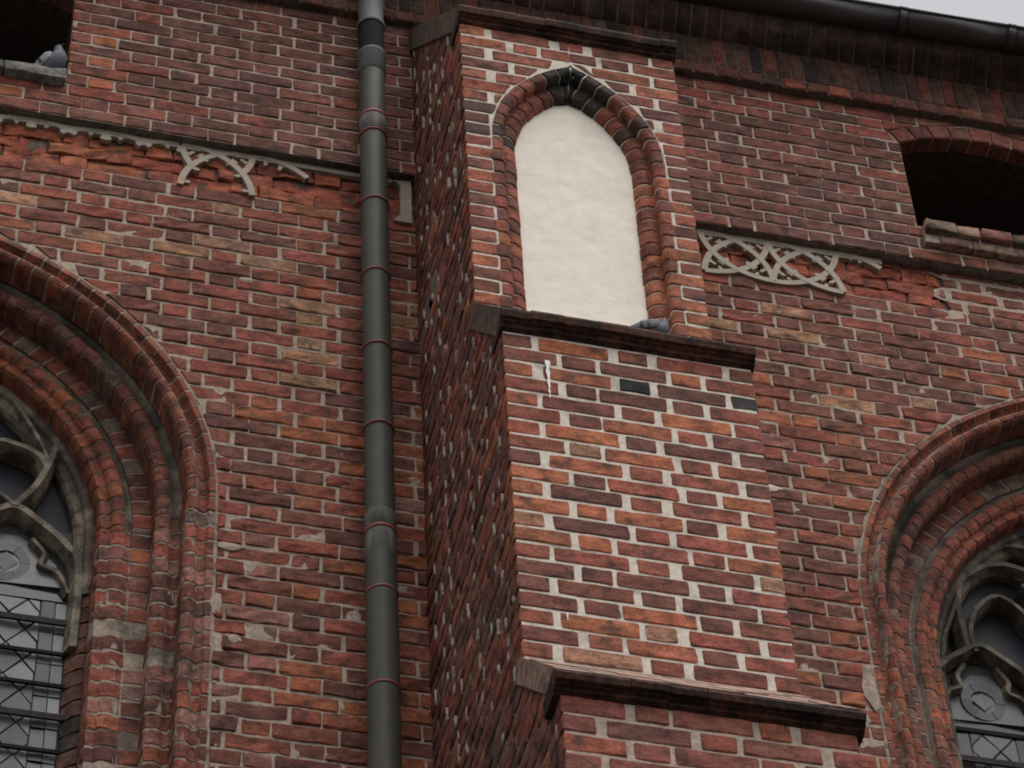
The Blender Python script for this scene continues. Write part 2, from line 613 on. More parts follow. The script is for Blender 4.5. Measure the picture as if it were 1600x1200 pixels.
def build_wall(side):
    left = side == 'L'
    W, N = (LW, NL) if left else (RW, NR)
    if left:
        far, near = -4.3, BW0 + .05
        t = thing('brick_wall', (-1.2, .1, ZG), 'weathered red brick church wall behind the olive downpipe, with torn frieze remnants', 'wall')
        up, mid, low, ph_u, ph_l = UPPER_L, MID_L, LOW_L, -1.08, -1.04
    else:
        far, near = 4.9, BW1 - .05
        t = thing('brick_wall', (1.6, .1, ZG), 'dull red brick church wall beside the complete stone tracery frieze', 'wall')
        up, mid, low, ph_u, ph_l = UPPER_R, MID_R, LOW_R, 1.80, 1.79

    def order(a, b):
        return (min(a, b), max(a, b))

    def b_up(z):          # strip between buttress and niche
        h = niche_half(N, z)
        return order(N['xm'] + h if left else N['xm'] - h, near)

    def b_up2(z):         # beyond the niche
        h = niche_half(N, z)
        return order(N['xm'] - h if left else N['xm'] + h, far)

    def b_lo(z):
        return order(arc_x(W, z, .012), near)

    def b_lo2(z):
        return order(2 * W['cl'] - arc_x(W, z, .012), far)

    def b_fr(z):
        return order(far, near)

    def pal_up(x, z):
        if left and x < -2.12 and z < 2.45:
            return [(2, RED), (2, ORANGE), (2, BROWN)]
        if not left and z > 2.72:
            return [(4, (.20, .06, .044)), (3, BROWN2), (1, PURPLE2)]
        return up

    def pal_lo(x, z):
        if left:
            if z < -1.25 and x < -1.12:
                return BAD_L
            return mid if z > -.35 else low
        return mid if z > .25 else low

    def rough_lo(x, z):
        if left and z < -1.25 and x < -1.05:
            return .0065
        return .0042 if RB.random() < .4 else .0028

    bricks = []
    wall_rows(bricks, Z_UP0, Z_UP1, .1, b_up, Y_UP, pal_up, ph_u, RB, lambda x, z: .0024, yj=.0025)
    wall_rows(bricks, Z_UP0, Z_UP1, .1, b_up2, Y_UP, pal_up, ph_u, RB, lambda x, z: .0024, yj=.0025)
    wall_rows(bricks, Z_LO, Z_FR0, .1, b_lo, 0.0, pal_lo, ph_l, RB, rough_lo, yj=.005, par0=0 if left else 1, hj=.0155, joint=.015)
    wall_rows(bricks, Z_LO, Z_FR0, .1, b_lo2, 0.0, pal_lo, ph_l, RB, rough_lo, yj=.005, par0=0 if left else 1, hj=.0155, joint=.015)

    def hid(b):
        return (not left and b['x'] < 1.02) or (left and b['x'] > -.47)
    emit(bricks, t, M['brick'], M['brick_s'], hidden=hid)
    fr = []
    b_torn = b_fr if left else (lambda z: (near, 2.47 + .08 * math.sin(z * 31)))
    wall_rows(fr, Z_FR0, Z_FR1 + .10, .1, b_torn, .010, lambda x, z: FRIEZE, ph_l + .1, RB,
              lambda x, z: .008, joint=.004, hj=.006, yj=.010)
    if not left:         # the repaired stretch below the opening, thickly pointed in grey
        wall_rows(fr, Z_FR0, Z_FR1 + .10, .1, lambda z: (2.50 + .08 * math.sin(z * 31), far), .006, lambda x, z: [(4, RED), (2, BROWN), (2, PINK)], ph_l, RB,
                  lambda x, z: .004, joint=.032, hj=.030, yj=.003)
    emit(fr, t, M['brick'], M['brick_s'], name='torn_brick', stuff='torn_brickwork', hidden=hid)

    # mortar beds
    a = Acc()
    sheet(a, Z_UP0 + .004, Z_UP1, .035, b_up, Y_UP + .0062, 60, .003, 1.3)
    sheet(a, Z_UP0 + .004, Z_UP1, .035, b_up2, Y_UP + .0062, 30, .003, 2.3)
    sheet(a, Z_LO, Z_FR0, .03, b_lo, .0068, 60, .0032, 5.1)
    sheet(a, Z_LO, Z_FR0, .03, b_lo2, .0068, 30, .0032, 6.1)
    # step of the upper wall and of the frieze band
    x0, x1 = order(far, near)
    a.add(*box_geo(x0, x1, .008, .10, Z_FR0 - .003, Z_FR0 + .001))
    if not left:
        sheet(a, Z_FR0, Z_UP0, .03, lambda z: (2.49 + .08 * math.sin(z * 31), far), .011, 50, .004, 8.8)
    o = a.build('mortar', M['mortar'], t, True, kind=None)
    a = Acc()
    sheet(a, Z_FR0, Z_UP0 + .16, .035, b_fr, .024, 80, .004, 9.4)
    a.add(*box_geo(x0, x1, Y_UP + .008, .10, Z_UP0 + .003, Z_UP0 + .009))  # soffit of the upper wall, its shade put into the dark mortar colour
    a.build('frieze_bedding', M['mortar_d'], t, True, kind=None)
    # solid body of the wall behind everything, down to the ground
    v, f = box_geo(x0, x1, 1.3, 1.9, ZG, 3.5)
    solid('wall_core', v, f, M['dark'], t)
    v, f = box_geo(x0, x1, 0.02, 1.3, ZG, Z_LO)
    solid('lower_wall', v, f, M['brick_s'], t)

    # niche: sides, back, floor, segmental soffit
    ang = math.asin(N['half'] / N['Ri'])
    prof = [(N['xm'] - N['half'], N['sill'] - .1)]
    for k in range(13):
        q = -ang + 2 * ang * k / 12
        prof.append((N['xm'] + N['Ri'] * math.sin(q), N['zc'] + N['Ri'] * math.cos(q)))
    prof.append((N['xm'] + N['half'], N['sill'] - .1))
    n = len(prof)
    vs = [(x, Y_UP + .098, z) for x, z in prof] + [(x, .75, z) for x, z in prof]
    fs = [(k, (k + 1) % n, n + (k + 1) % n, n + k) for k in range(n)] + [tuple(range(n, 2 * n))]
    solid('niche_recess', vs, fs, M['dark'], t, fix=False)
    # jamb bricks turning into the recess and the ring of arch bricks
    rj = random.Random(3)
    for s in (-1, 1):
        z = Z_UP0
        while z < N['spring'] - .02:
            if z > N['sill'] - .05:
                zz = min(z + .1, N['spring'])
                xe = N['xm'] + s * (N['half'] + .004)
                v, f = brick_geo(.095, zz - z - .014, .06, rj, .003)
                ob = place('jamb_brick', mesh('jamb_brick', v, f, M['brick'], True), (xe, Y_UP + .052, (z + zz) / 2), t,
                           pick(BUTT if left else UPPER_R, rj), math.radians(90 if s < 0 else -90))
            z += .1
    nv = 9
    for k in range(nv):
        q0, q1 = -ang + 2 * ang * k / nv, -ang + 2 * ang * (k + 1) / nv
        gq = .006 / N['Ri']
        vs, fs = [], []
        for q in (q0 + gq, q1 - gq):
            for rad, y in ((N['Ri'], Y_UP + .004), (N['Ri'] + .008, Y_UP - .003), (N['Re'] - .008, Y_UP - .003), (N['Re'], Y_UP + .004),
                           (N['Re'], Y_UP + .10), (N['Ri'], Y_UP + .10)):
                vs.append((N['xm'] + rad * math.sin(q), y + rj.uniform(-.002, .002), N['zc'] + rad * math.cos(q)))
        fs = [(i, (i + 1) % 6, 6 + (i + 1) % 6, 6 + i) for i in range(6)] + [(5, 4, 3, 2, 1, 0), (6, 7, 8, 9, 10, 11)]
        solid('arch_brick', vs, fs, M['brick'], t, pick([(4, (.20, .064, .045)), (3, BROWN2), (1.2, PURPLE2)], rj))
    vs = []
    for k in range(17):
        q = -ang + 2 * ang * k / 16
        for rad, y in ((N['Ri'] + .006, Y_UP + .010), (N['Re'] + .012, Y_UP + .010), (N['Ri'] + .006, Y_UP + .10)):
            vs.append((N['xm'] + rad * math.sin(q), y, N['zc'] + rad * math.cos(q)))
    fs = []
    for k in range(16):
        fs += [(3 * k, 3 * k + 3, 3 * k + 4, 3 * k + 1), (3 * k + 2, 3 * k + 5, 3 * k + 3, 3 * k)]
    solid('arch_mortar', vs, fs, M['mortar'], t)
    # sills
    rs = random.Random(5)
    if left:
        xs = [-3.43, -3.02, -2.72, -2.388]
        for a_, b_ in zip(xs[:-1], xs[1:]):
            v, f = brick_geo(b_ - a_ - .004, .082, .5, rs, .007)
            place('sill_stone', mesh('sill_stone', v, f, M['sill'], True), ((a_ + b_) / 2, Y_UP - .055, 1.866), t)
    else:
        for zc, yo, hh in ((1.800, -.075, .080), (1.712, -.040, .066)):
            x = 2.415 if zc > 1.75 else 2.50
            while x < 3.6:
                L = rs.choice((.14, .15, .19, .27))
                v, f = brick_geo(L - .010, hh, .4, rs, .005)
                place('sill_brick', mesh('sill_brick', v, f, M['brick'], True), (x + L / 2, Y_UP + yo + rs.uniform(-.005, .005),
                      zc + rs.uniform(-.003, .003)), t, pick([(2, (.22, .14, .105)), (2, (.17, .12, .095)), (1, (.22, .10, .08))], rs, .1))
                x += L
        v, f = box_geo(2.42, 3.6, Y_UP - .03, .3, 1.69, 1.825)
        solid('sill_mortar', v, f, M['mortar'], t)
    return t


wall_left = build_wall('L')
wall_right = build_wall('R')


# ------------------------------------------------------------------ pointed windows: swept moulded-brick orders, stone tracery, glass
def station(edge, c, Rr, zc, i, s):
    """s<=0: height below springing; s>0: angle.  returns origin, inward"""
    if s[0] == 'j':
        return (edge, s[1]), (i, 0.0)
    th = s[1]
    return (c - i * Rr * math.cos(th), zc + Rr * math.sin(th)), (i * math.cos(th), -math.sin(th))


def sweep(prof, sts, closed=True):
    vs, fs = [], []
    n = len(prof)
    for (o, inn) in sts:
        for w, d in prof:
            vs.append((o[0] + w * inn[0], d, o[1] + w * inn[1]))
    for k in range(len(sts) - 1):
        for q in range(n if closed else n - 1):
            q2 = (q + 1) % n
            fs.append((k * n + q, k * n + q2, (k + 1) * n + q2, (k + 1) * n + q))
    if closed:
        fs.append(tuple(range(n - 1, -1, -1)))
        fs.append(tuple((len(sts) - 1) * n + q for q in range(n)))
    return vs, fs


ORD1 = [(.0, .002), (.028, .0), (.033, .012), (.044, .034), (.058, .042), (.072, .034), (.081, .014), (.090, .001), (.104, -.005),
        (.119, .0), (.131, .014), (.137, .034), (.137, .15), (.0, .15)]
ORD2 = [(.120, .168), (.136, .164), (.150, .170), (.163, .186), (.178, .172), (.190, .155), (.208, .147), (.230, .150), (.247, .164),
        (.256, .186), (.256, .30), (.120, .30)]
ORD3 = [(.238, .304), (.262, .300), (.335, .300), (.345, .306), (.345, .40), (.238, .40)]
ORD4 = [(.352, .318), (.362, .322), (.372, .312), (.386, .298), (.408, .292), (.430, .298), (.444, .314), (.452, .332), (.464, .338),
        (.478, .330), (.494, .334), (.505, .348), (.509, .368), (.509, .46), (.352, .46)]


def flatter(prof, k):
    base = min(d for w, d in prof)
    n = len(prof)
    return [(w, base + (d - base) * (k if d - base < .05 else 1)) for w, d in prof]


ORD1, ORD2, ORD4 = flatter(ORD1, 1.0), flatter(ORD2, .9), flatter(ORD4, .85)
# the bricks proper: the worn hollows between the rolls are left to the dirty bedding
BRK = {'second_order': [(.176, .192), (.180, .172)] + ORD2[5:11] + [(.176, .30)],
       'inner_order': [(.372, .325), (.376, .308)] + ORD4[3:14] + [(.372, .46)]}


def build_window(W, name_label, cl_label, rng, damaged):
    t = thing('pointed_window', (W['cl'], .5, ZG), name_label, 'window')
    # which half is in view
    for half in (0, 1):
        i = W['i'] if half == 0 else -W['i']
        edge = W['edge'] if half == 0 else 2 * W['cl'] - W['edge']
        c = edge + i * W['R']
        zc, Rr = W['zc'], W['R']
        for oi, (prof, nm, pal) in enumerate(((ORD1, 'outer_order', ARCHC), (ORD2, 'second_order', ARCHD), (ORD3, 'third_order', ARCHD),
                                             (ORD4, 'inner_order', ARCHC))):
            wmid = sum(p[0] for p in prof) / len(prof)
            rad = Rr - wmid
            wlast = max(p[0] for p in prof)
            thmax = math.acos(max(-1, min(1, i * (c - W['cl']) / (Rr - wlast * .5))))
            # continuous mortar core, a little deeper and narrower than the bricks
            sts = [station(edge, c, Rr, zc, i, ('j', z)) for z in [Z_LO + (zc - Z_LO) * k / 10 for k in range(11)]]
            sts += [station(edge, c, Rr, zc, i, ('a', thmax * k / 40)) for k in range(1, 41)]
            core = [(w - .002, d + .0032) for w, d in prof]
            core[0] = (core[0][0] - .016, core[0][1])
            core[-1] = (core[-1][0] - .016, prof[-1][1])
            core[-2] = (core[-2][0], prof[-2][1])
            v, f = sweep(core, sts)
            mo = solid(nm, v, f, M['mortar_o'] if oi in (0, 2) else M['mortar_g'], t, fix=True)
            if damaged:          # the worn jamb is thickly pointed, nearly flush with its bricks
                wp = [(w - .001, d + .0028) for w, d in flatter(prof, .5)]
                wp[0], wp[-1] = (wp[0][0] - .014, wp[0][1]), (wp[-1][0] - .014, wp[-1][1])
                if oi == 1:
                    wp = [(w + .012 * (w < .14), d) for w, d in wp]
                v, f = sweep(wp, [station(edge, c, Rr, zc, i, ('j', Z_LO + (-1.275 - Z_LO) * k / 8)) for k in range(9)])
                solid('jamb_pointing', v, f, M['mortar_o'], mo, fix=True)
            # bricks of this order
            full = prof
            prof = BRK.get(nm, prof)
            sound = prof
            segs = []
            z = .021 - .1 * 40
            while z < zc - .001:
                z2 = min(z + .1, zc)
                if z2 > Z_LO and z2 - z > .03:
                    segs.append(('j', z, z2))
                z += .1
            na = int(round(rad * thmax / .1))
            segs += [('a', thmax * k / na, thmax * (k + 1) / na) for k in range(na)]
            acc = Acc()
            for kind, a, b in segs:
                worn = damaged and kind == 'j' and a < -1.25
                prof = flatter(full, .5) if worn else sound
                if worn and oi == 1:
                    prof = [(w + .012 * (w < .14), d) for w, d in prof]
                gap = (.0080 if worn else .0064) if kind == 'j' else .0062 / rad
                m_ = (a + b) / 2
                lost = damaged and kind == 'j' and a < -1.35 and rng.random() < (.05 if oi == 0 else .12)
                jd = rng.uniform(-.0012, .0012) + (.008 if lost else 0)
                jw = rng.uniform(-.0012, .0012) - (.005 if lost else 0)
                jr = .0032 if damaged and kind == 'j' and a < -1.2 else .0018
                sts = [station(edge, c, Rr, zc, i, (kind, q)) for q in (a + gap, a + gap * 2.0, b - gap * 2.0, b - gap)]
                v, f = [], []
                n = len(prof)
                for k, (o, inn) in enumerate(sts):
                    for qi, (w, d) in enumerate(prof):
                        ins = .0008 if k in (0, 3) else 0.0
                        dd = d + jd + ins + rng.uniform(-jr, jr) if qi < n - 2 else d
                        ww = w + jw - (ins if qi > 1 else 0) + rng.uniform(-jr, jr)
                        v.append((o[0] + ww * inn[0], dd, o[1] + ww * inn[1]))
                for k in range(3):
                    for q in range(n):
                        q2 = (q + 1) % n
                        f.append((k * n + q, k * n + q2, (k + 1) * n + q2, (k + 1) * n + q))
                f.append(tuple(range(n - 1, -1, -1)))
                f.append(tuple(3 * n + q for q in range(n)))
                if kind == 'j' and damaged and a < -1.2:
                    col = pick(BAD_L, rng)
                elif oi == 0:
                    col = pick(ARCHC, rng, .55)
                elif oi == 2:
                    col = pick(ARCHD + [(3, (.15, .115, .095)), (2, (.11, .085, .072))], rng, .15)
                else:
                    col = pick(pal, rng, .45)
                cen = v[0]
                ip = half == 0 and in_frame(cen, 30)
                if ip:
                    solid('moulded_brick', v, f, M['brick'], mo, col)
                else:
                    acc.add(v, f, col)
            if acc.v:
                acc.build('moulded_brickwork', M['brick_s'], mo, False, fix=True)
        # stone frame
        fr = [(.500, .47), (.505, .425), (.528, .418), (.548, .43), (.556, .455), (.585, .475), (.598, .50), (.598, .56), (.500, .56)]
        thm = math.acos(max(-1, min(1, i * (c - W['cl']) / (Rr - .55))))
        zj = -1.50 if damaged else Z_LO
        sts = [station(edge, c, Rr, zc, i, ('j', z)) for z in [zj + (zc - zj) * k / 6 for k in range(7)]]
        sts += [station(edge, c, Rr, zc, i, ('a', thm * k / 36)) for k in range(1, 37)]
        v, f = sweep(fr, sts)
        v = [(p[0] + .004 * noise.noise((p[0] * 14, p[1] * 14, p[2] * 14)), p[1] + .006 * noise.noise((p[0] * 11, 3.0, p[2] * 11)), p[2]) for p in v]
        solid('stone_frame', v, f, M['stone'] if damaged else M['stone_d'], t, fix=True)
        if damaged:
            z = .021 - .1 * 40
            while z < -1.52:
                if z > Z_LO:
                    sts = [station(edge, c, Rr, zc, i, ('j', q)) for q in (z + .006, min(z + .094, -1.503))]
                    pr = [(.500, .47), (.508, .43), (.545, .45), (.580, .485), (.592, .50), (.592, .56), (.500, .56)]
                    pr = [(w + rng.uniform(-.003, .003), d + rng.uniform(-.004, .004)) for w, d in pr]
                    v, f = sweep(pr, sts)
                    solid('reveal_brick', v, f, M['brick'], t, pick([(3, (.075, .05, .04)), (2, (.11, .07, .052)), (1, (.05, .038, .032))], rng))
                z += .1
            sts = [station(edge, c, Rr, zc, i, ('j', q)) for q in (Z_LO, -1.50)]
            v, f = sweep([(.49, .48), (.585, .508), (.585, .56), (.49, .56)], sts)
            solid('reveal_mortar', v, f, M['mortar_d'], t)
    return t


def poly_bar(name, pts, w, y0, y1, mat, parent, wf=None, seg=6, closed=False):
    """stone bar following a smooth polyline in the x-z plane; chamfered front (y0) and wider back (y1)"""
    P = []
    n = len(pts)
    rng_ = range(n - 1)
    for k in rng_:
        p0, p1, p2, p3 = pts[max(k - 1, 0)], pts[k], pts[k + 1], pts[min(k + 2, n - 1)]
        for q in range(seg):
            u = q / seg
            P.append(tuple(.5 * (2 * p1[d] + (p2[d] - p0[d]) * u + (2 * p0[d] - 5 * p1[d] + 4 * p2[d] - p3[d]) * u * u +
                                 (3 * p1[d] - p0[d] - 3 * p2[d] + p3[d]) * u ** 3) for d in (0, 1)))
    P.append(tuple(pts[-1]))
    wf = wf or w * .45
    prof = [(-w / 2, y1), (-w / 2, y0 + (y1 - y0) * .45), (-wf / 2, y0), (wf / 2, y0), (w / 2, y0 + (y1 - y0) * .45), (w / 2, y1)]
    vs, fs = [], []
    m = len(prof)
    for k, p in enumerate(P):
        a, b = P[max(k - 1, 0)], P[min(k + 1, len(P) - 1)]
        tx, tz = b[0] - a[0], b[1] - a[1]
        l = math.hypot(tx, tz) or 1
        nx_, nz_ = -tz / l, tx / l
        for o_, y in prof:
            j = .003 * noise.noise((p[0] * 20, o_ * 40, p[1] * 20))
            vs.append((p[0] + nx_ * (o_ + j), y + j, p[1] + nz_ * (o_ + j)))
    for k in range(len(P) - 1):
        for q in range(m):
            q2 = (q + 1) % m
            fs.append((k * m + q, k * m + q2, (k + 1) * m + q2, (k + 1) * m + q))
    fs.append(tuple(range(m - 1, -1, -1)))
    fs.append(tuple((len(P) - 1) * m + q for q in range(m)))
    return solid(name, vs, fs, mat, parent)


def clip_poly(poly, x0, x1, z0, z1):
    def cut(pl, ins, inter):
        out = []
        for k in range(len(pl)):
            a, b = pl[k], pl[(k + 1) % len(pl)]
            if ins(a):
                out.append(a)
                if not ins(b):
                    out.append(inter(a, b))
            elif ins(b):
                out.append(inter(a, b))
        return out

    def ix(v):
        return lambda a, b: (v, a[1] + (b[1] - a[1]) * (v - a[0]) / (b[0] - a[0]))

    def iz(v):
        return lambda a, b: (a[0] + (b[0] - a[0]) * (v - a[1]) / (b[1] - a[1]), v)
    for ins, inter in ((lambda p: p[0] >= x0, ix(x0)), (lambda p: p[0] <= x1, ix(x1)), (lambda p: p[1] >= z0, iz(z0)), (lambda p: p[1] <= z1, iz(z1))):
        if not poly:
            return poly
        poly = cut(poly, ins, inter)
    return poly


def pane(poly, y, mat, parent, rng, inset=.004):
    n = len(poly)
    if n < 3:
        return None
    area = .5 * sum(poly[k][0] * poly[(k + 1) % n][1] - poly[(k + 1) % n][0] * poly[k][1] for k in range(n))
    if abs(area) < 4e-4:
        return None
    cx, cz = sum(p[0] for p in poly) / n, sum(p[1] for p in poly) / n
    q = []
    for p in poly:
        dx, dz = p[0] - cx, p[1] - cz
        l = math.hypot(dx, dz)
        k = max(0, l - inset * 1.4) / l if l else 1
        q.append((cx + dx * k, cz + dz * k))
    tx, tz = rng.uniform(-.05, .05), rng.uniform(-.05, .05)
    vs = [(p[0], y + (p[0] - cx) * tx + (p[1] - cz) * tz, p[1]) for p in q] + [(p[0], y + .009, p[1]) for p in q]
    fs = [tuple(range(n)), tuple(range(2 * n - 1, n - 1, -1))] + [(k, (k + 1) % n, n + (k + 1) % n, n + k) for k in range(n)]
    return solid('pane', vs, fs, mat, parent)


def glaze_light(t, xc, hw, ztop, zbot, rng, mats=('glass', 'glass_v')):
    """one leaded light: edge strip, violet border, diamond quarries, roundel in the head"""
    gl = None
    v, f = box_geo(xc - hw - .02, xc + hw + .02, .522, .534, zbot, ztop + .40)
    gl = solid('leaded_glazing', v, f, M['lead'], t)
    y = .510
    x0, x1 = xc - hw + .125, xc + hw - .125
    # border strips in lengths
    z = ztop - .10
    while z > zbot:
        z2 = max(z - .205, zbot)
        for s in (-1, 1):
            a = sorted((xc + s * hw, xc + s * (hw - .055)))
            b = sorted((xc + s * (hw - .058), xc + s * (hw - .122)))
            pane([(a[0], z2), (a[1], z2), (a[1], z), (a[0], z)], y, M[mats[0]], gl, rng, .003)
            pane([(b[0], z2), (b[1], z2), (b[1], z), (b[0], z)], y, M[mats[1]], gl, rng, .003)
        z = z2
    # quarries
    pw, phh = .165, .20
    nz_ = int((ztop - zbot) / (phh / 2)) + 3
    for r in range(nz_):
        zc = ztop - .10 - r * phh / 2
        for k in range(-4, 5):
            cx = xc + .03 + (k + (.5 if r % 2 else 0)) * pw
            d = [(cx, zc - phh / 2), (cx + pw / 2, zc), (cx, zc + phh / 2), (cx - pw / 2, zc)]
            p = clip_poly(d, x0, x1, zbot, ztop - .10)
            if p:
                pane(p, y, M[mats[0]], gl, rng, .0048)
    # head: cross band, roundel, flanks
    pane([(xc - hw + .02, ztop - .095), (xc + hw - .02, ztop - .095), (xc + hw - .05, ztop - .045), (xc, ztop - .02), (xc - hw + .05, ztop - .045)],
         y - .001, M[mats[1]], gl, rng, .003)
    ctr = (xc - .01, ztop + .13)
    n = 14
    ring = [(ctr[0] + .118 * math.cos(2 * math.pi * k / 18), ctr[1] + .130 * math.sin(2 * math.pi * k / 18)) for k in range(18)]
    inner = [(ctr[0] + (p[0] - ctr[0]) * .56, ctr[1] + (p[1] - ctr[1]) * .56) for p in ring]
    for k in range(0, 18, 3):
        idx = [(k + q) % 18 for q in range(4)]
        pane([inner[q] for q in reversed(idx)] + [ring[q] for q in idx], y - .004, M[mats[1]], gl, rng, .001)
    pane([(ctr[0], ctr[1] - .066), (ctr[0] + .06, ctr[1]), (ctr[0], ctr[1] + .066), (ctr[0] - .06, ctr[1])], y - .004, M[mats[0]], gl, rng, .002)
    pane([(xc - hw + .03, ztop - .01), (xc + hw - .03, ztop - .01), (xc + hw - .07, ztop + .15), (xc + .05, ztop + .33), (xc - .05, ztop + .33),
          (xc - hw + .07, ztop + .15)], y + .003, M[mats[0]], gl, rng, .002)
    return gl


RW1, RW2 = random.Random(21), random.Random(22)
win_left = build_window(LW, 'tall pointed window in a crumbling moulded brick surround, left of the downpipe', 'left', RW1, True)
win_right = build_window(RW, 'shadowed pointed window in a sounder brick surround, right of the buttress', 'right', RW2, False)


def finish_window(t, W, lights, heads, curves, bars, rng, mats, dark_top):
    lo, hi = min(W['edge'], 2 * W['cl'] - W['edge']) + .5, max(W['edge'], 2 * W['cl'] - W['edge']) - .5
    v, f = box_geo(lo, hi, .545, .57, Z_LO, W['top'] - .45)
    solid('backing_glass', v, f, M['glass_d'], t)
    for xc, hw, zt in lights:
        glaze_light(t, xc, hw, zt, -3.3, rng, mats)
    for pts, w, y0 in heads + curves:
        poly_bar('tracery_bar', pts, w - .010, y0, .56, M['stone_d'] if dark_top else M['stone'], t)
    for z, thick, m, dy in bars:
        v, f = box_geo(lo + .06, hi - .06, .484 + dy, .484 + dy + .014, z - thick / 2, z + thick / 2)
        solid('saddle_bar', v, f, M[m], t)


def head(xc, hw, zf, za):
    return [(xc - hw, zf - .55), (xc - hw, zf - .02), (xc - hw * .80, zf + (za - zf) * .36), (xc - hw * .40, zf + (za - zf) * .74), (xc, za),
            (xc + hw * .40, zf + (za - zf) * .74), (xc + hw * .80, zf + (za - zf) * .36), (xc + hw, zf - .02), (xc + hw, zf - .55)]


def mir(pts, x):
    return [(2 * x - p[0], p[1]) for p in pts]


def cusps(xc, hw, zf, za):
    out = []
    for s in (-1, 1):
        out.append(([(xc + s * hw * .98, zf - .16), (xc + s * hw * .80, zf - .03), (xc + s * hw * .52, zf + .015), (xc + s * hw * .55, zf + .09),
                     (xc + s * hw * .34, zf + .18)], .055, .475))
    return out


heads, curves = [], []
ll = [(-2.385, .30, -1.40), (-3.08, .30, -1.40), (-3.775, .30, -1.40)]
for xc, hw, zt in ll:
    heads.append((head(xc, hw + .03, -1.30, -.955), .085, .430))
    heads += cusps(xc, hw, -1.30, -.97)
j1 = [(-2.385, -.955), (-2.30, -.81), (-2.25, -.66), (-2.215, -.50), (-2.22, -.40)]
j2 = [(-2.245, -.66), (-2.29, -.575), (-2.39, -.52), (-2.52, -.51), (-2.70, -.58), (-2.82, -.72), (-2.90, -.90)]
j3 = [(-2.385, -.955), (-2.50, -.86), (-2.66, -.84), (-2.73, -.95), (-2.74, -1.2)]
j4 = [(-2.24, -.62), (-2.33, -.40), (-2.50, -.12), (-2.75, .12), (-3.08, .22)]
for cpts, w in ((j1, .075), (j2, .075), (j3, .06), (j4, .05)):
    curves += [(cpts, w, .425), (mir(cpts, -3.08), w, .427)]
for xm in (-2.73, -3.43):
    heads.append(([(xm, -3.4), (xm, -2.4), (xm, -1.3)], .10, .425))
bars_l = [(-1.655, .034, 'iron_g', -.006), (-1.855, .020, 'iron', 0), (-2.060, .020, 'iron', 0), (-2.262, .034, 'iron_g', -.006), (-2.470, .020, 'iron', 0),
          (-2.67, .020, 'iron', 0), (-2.87, .034, 'iron_g', -.006)]
finish_window(win_left, LW, ll, heads, curves, bars_l, RW1, ('glass', 'glass_v'), False)

heads, curves = [], []
lr = [(2.490, .245, -1.42), (3.28, .30, -1.42), (4.07, .245, -1.42)]
for xc, hw, zt in lr:
    heads.append((head(xc, hw + .03, -1.22, -.955), .075, .430))
    heads += cusps(xc, hw, -1.24, -.97)
k1 = [(2.47, -1.0), (2.46, -.86), (2.50, -.717), (2.575, -.61), (2.656, -.56), (2.73, -.60), (2.79, -.68), (2.87, -.85), (2.96, -1.0)]
k2 = [(2.43, -.98), (2.42, -.7), (2.46, -.50), (2.541, -.40), (2.633, -.334), (2.76, -.31), (2.92, -.36)]
k3 = [(2.27, -1.14), (2.30, -.95), (2.38, -.74), (2.43, -.60)]
k4 = [(2.55, -.38), (2.66, -.22), (2.815, -.15), (3.0, -.2), (3.1, -.35), (3.05, -.5), (2.92, -.52), (2.8, -.45)]
for cpts, w in ((k1, .06), (k2, .075), (k3, .05), (k4, .06)):
    curves += [(cpts, w, .435), (mir(cpts, 3.28), w, .437)]
for xm in (2.86, 3.70):
    heads.append(([(xm, -3.4), (xm, -2.4), (xm, -1.1)], .10, .425))
bars_r = [(-1.50, .026, 'iron', .02), (-1.725, .036, 'iron_g', -.006), (-1.92, .02, 'iron', 0), (-2.12, .02, 'iron', 0)]
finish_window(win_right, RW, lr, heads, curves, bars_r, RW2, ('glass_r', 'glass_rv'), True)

# ------------------------------------------------------------------ buttress
RBt = random.Random(31)
F1, F2, F3 = -1.11, -1.53, -2.0
P1 = .0963
ZB1 = -.82
butt = thing('buttress', (.09, -.8, ZG), 'stepped brick buttress with pale mortar joints and a blind pointed niche', 'buttress')
NI = dict(cx=.10, hw=.44, R=.80, zc=.55)      # outer ring of the blind niche


def ring_x(z, s, gap=.006):
    """outer edge of the niche ring, s=-1 left, +1 right"""
    if z <= NI['zc']:
        return NI['cx'] + s * (NI['hw'] + gap)
    rad = NI['R'] + gap
    cxx = NI['cx'] + s * (NI['hw'] - NI['R'])
    if z >= NI['zc'] + rad:
        return NI['cx']
    q = math.sqrt(rad * rad - (z - NI['zc']) ** 2)
    x = cxx + s * q
    return max(NI['cx'], x) if s > 0 else min(NI['cx'], x)


front = []
TOP1 = 1.50


def pal_b1(x, z):
    if z < -.05 and (x > .4 or RBt.random() < .25):
        return [(5, (.38, .13, .062)), (2, (.27, .085, .055)), (1, BROWN)]
    if x < -.3 and .55 < z < .78:
        return [(3, (.060, .046, .048)), (1, PURPLE)]
    return BUTT_TOP


def pal_b2(x, z):
    if z > -1.95 and RBt.random() < .55:
        return [(3, PURPLE), (2, (.16, .06, .046)), (.5, BLACK), (1, RED)]
    return BUTT


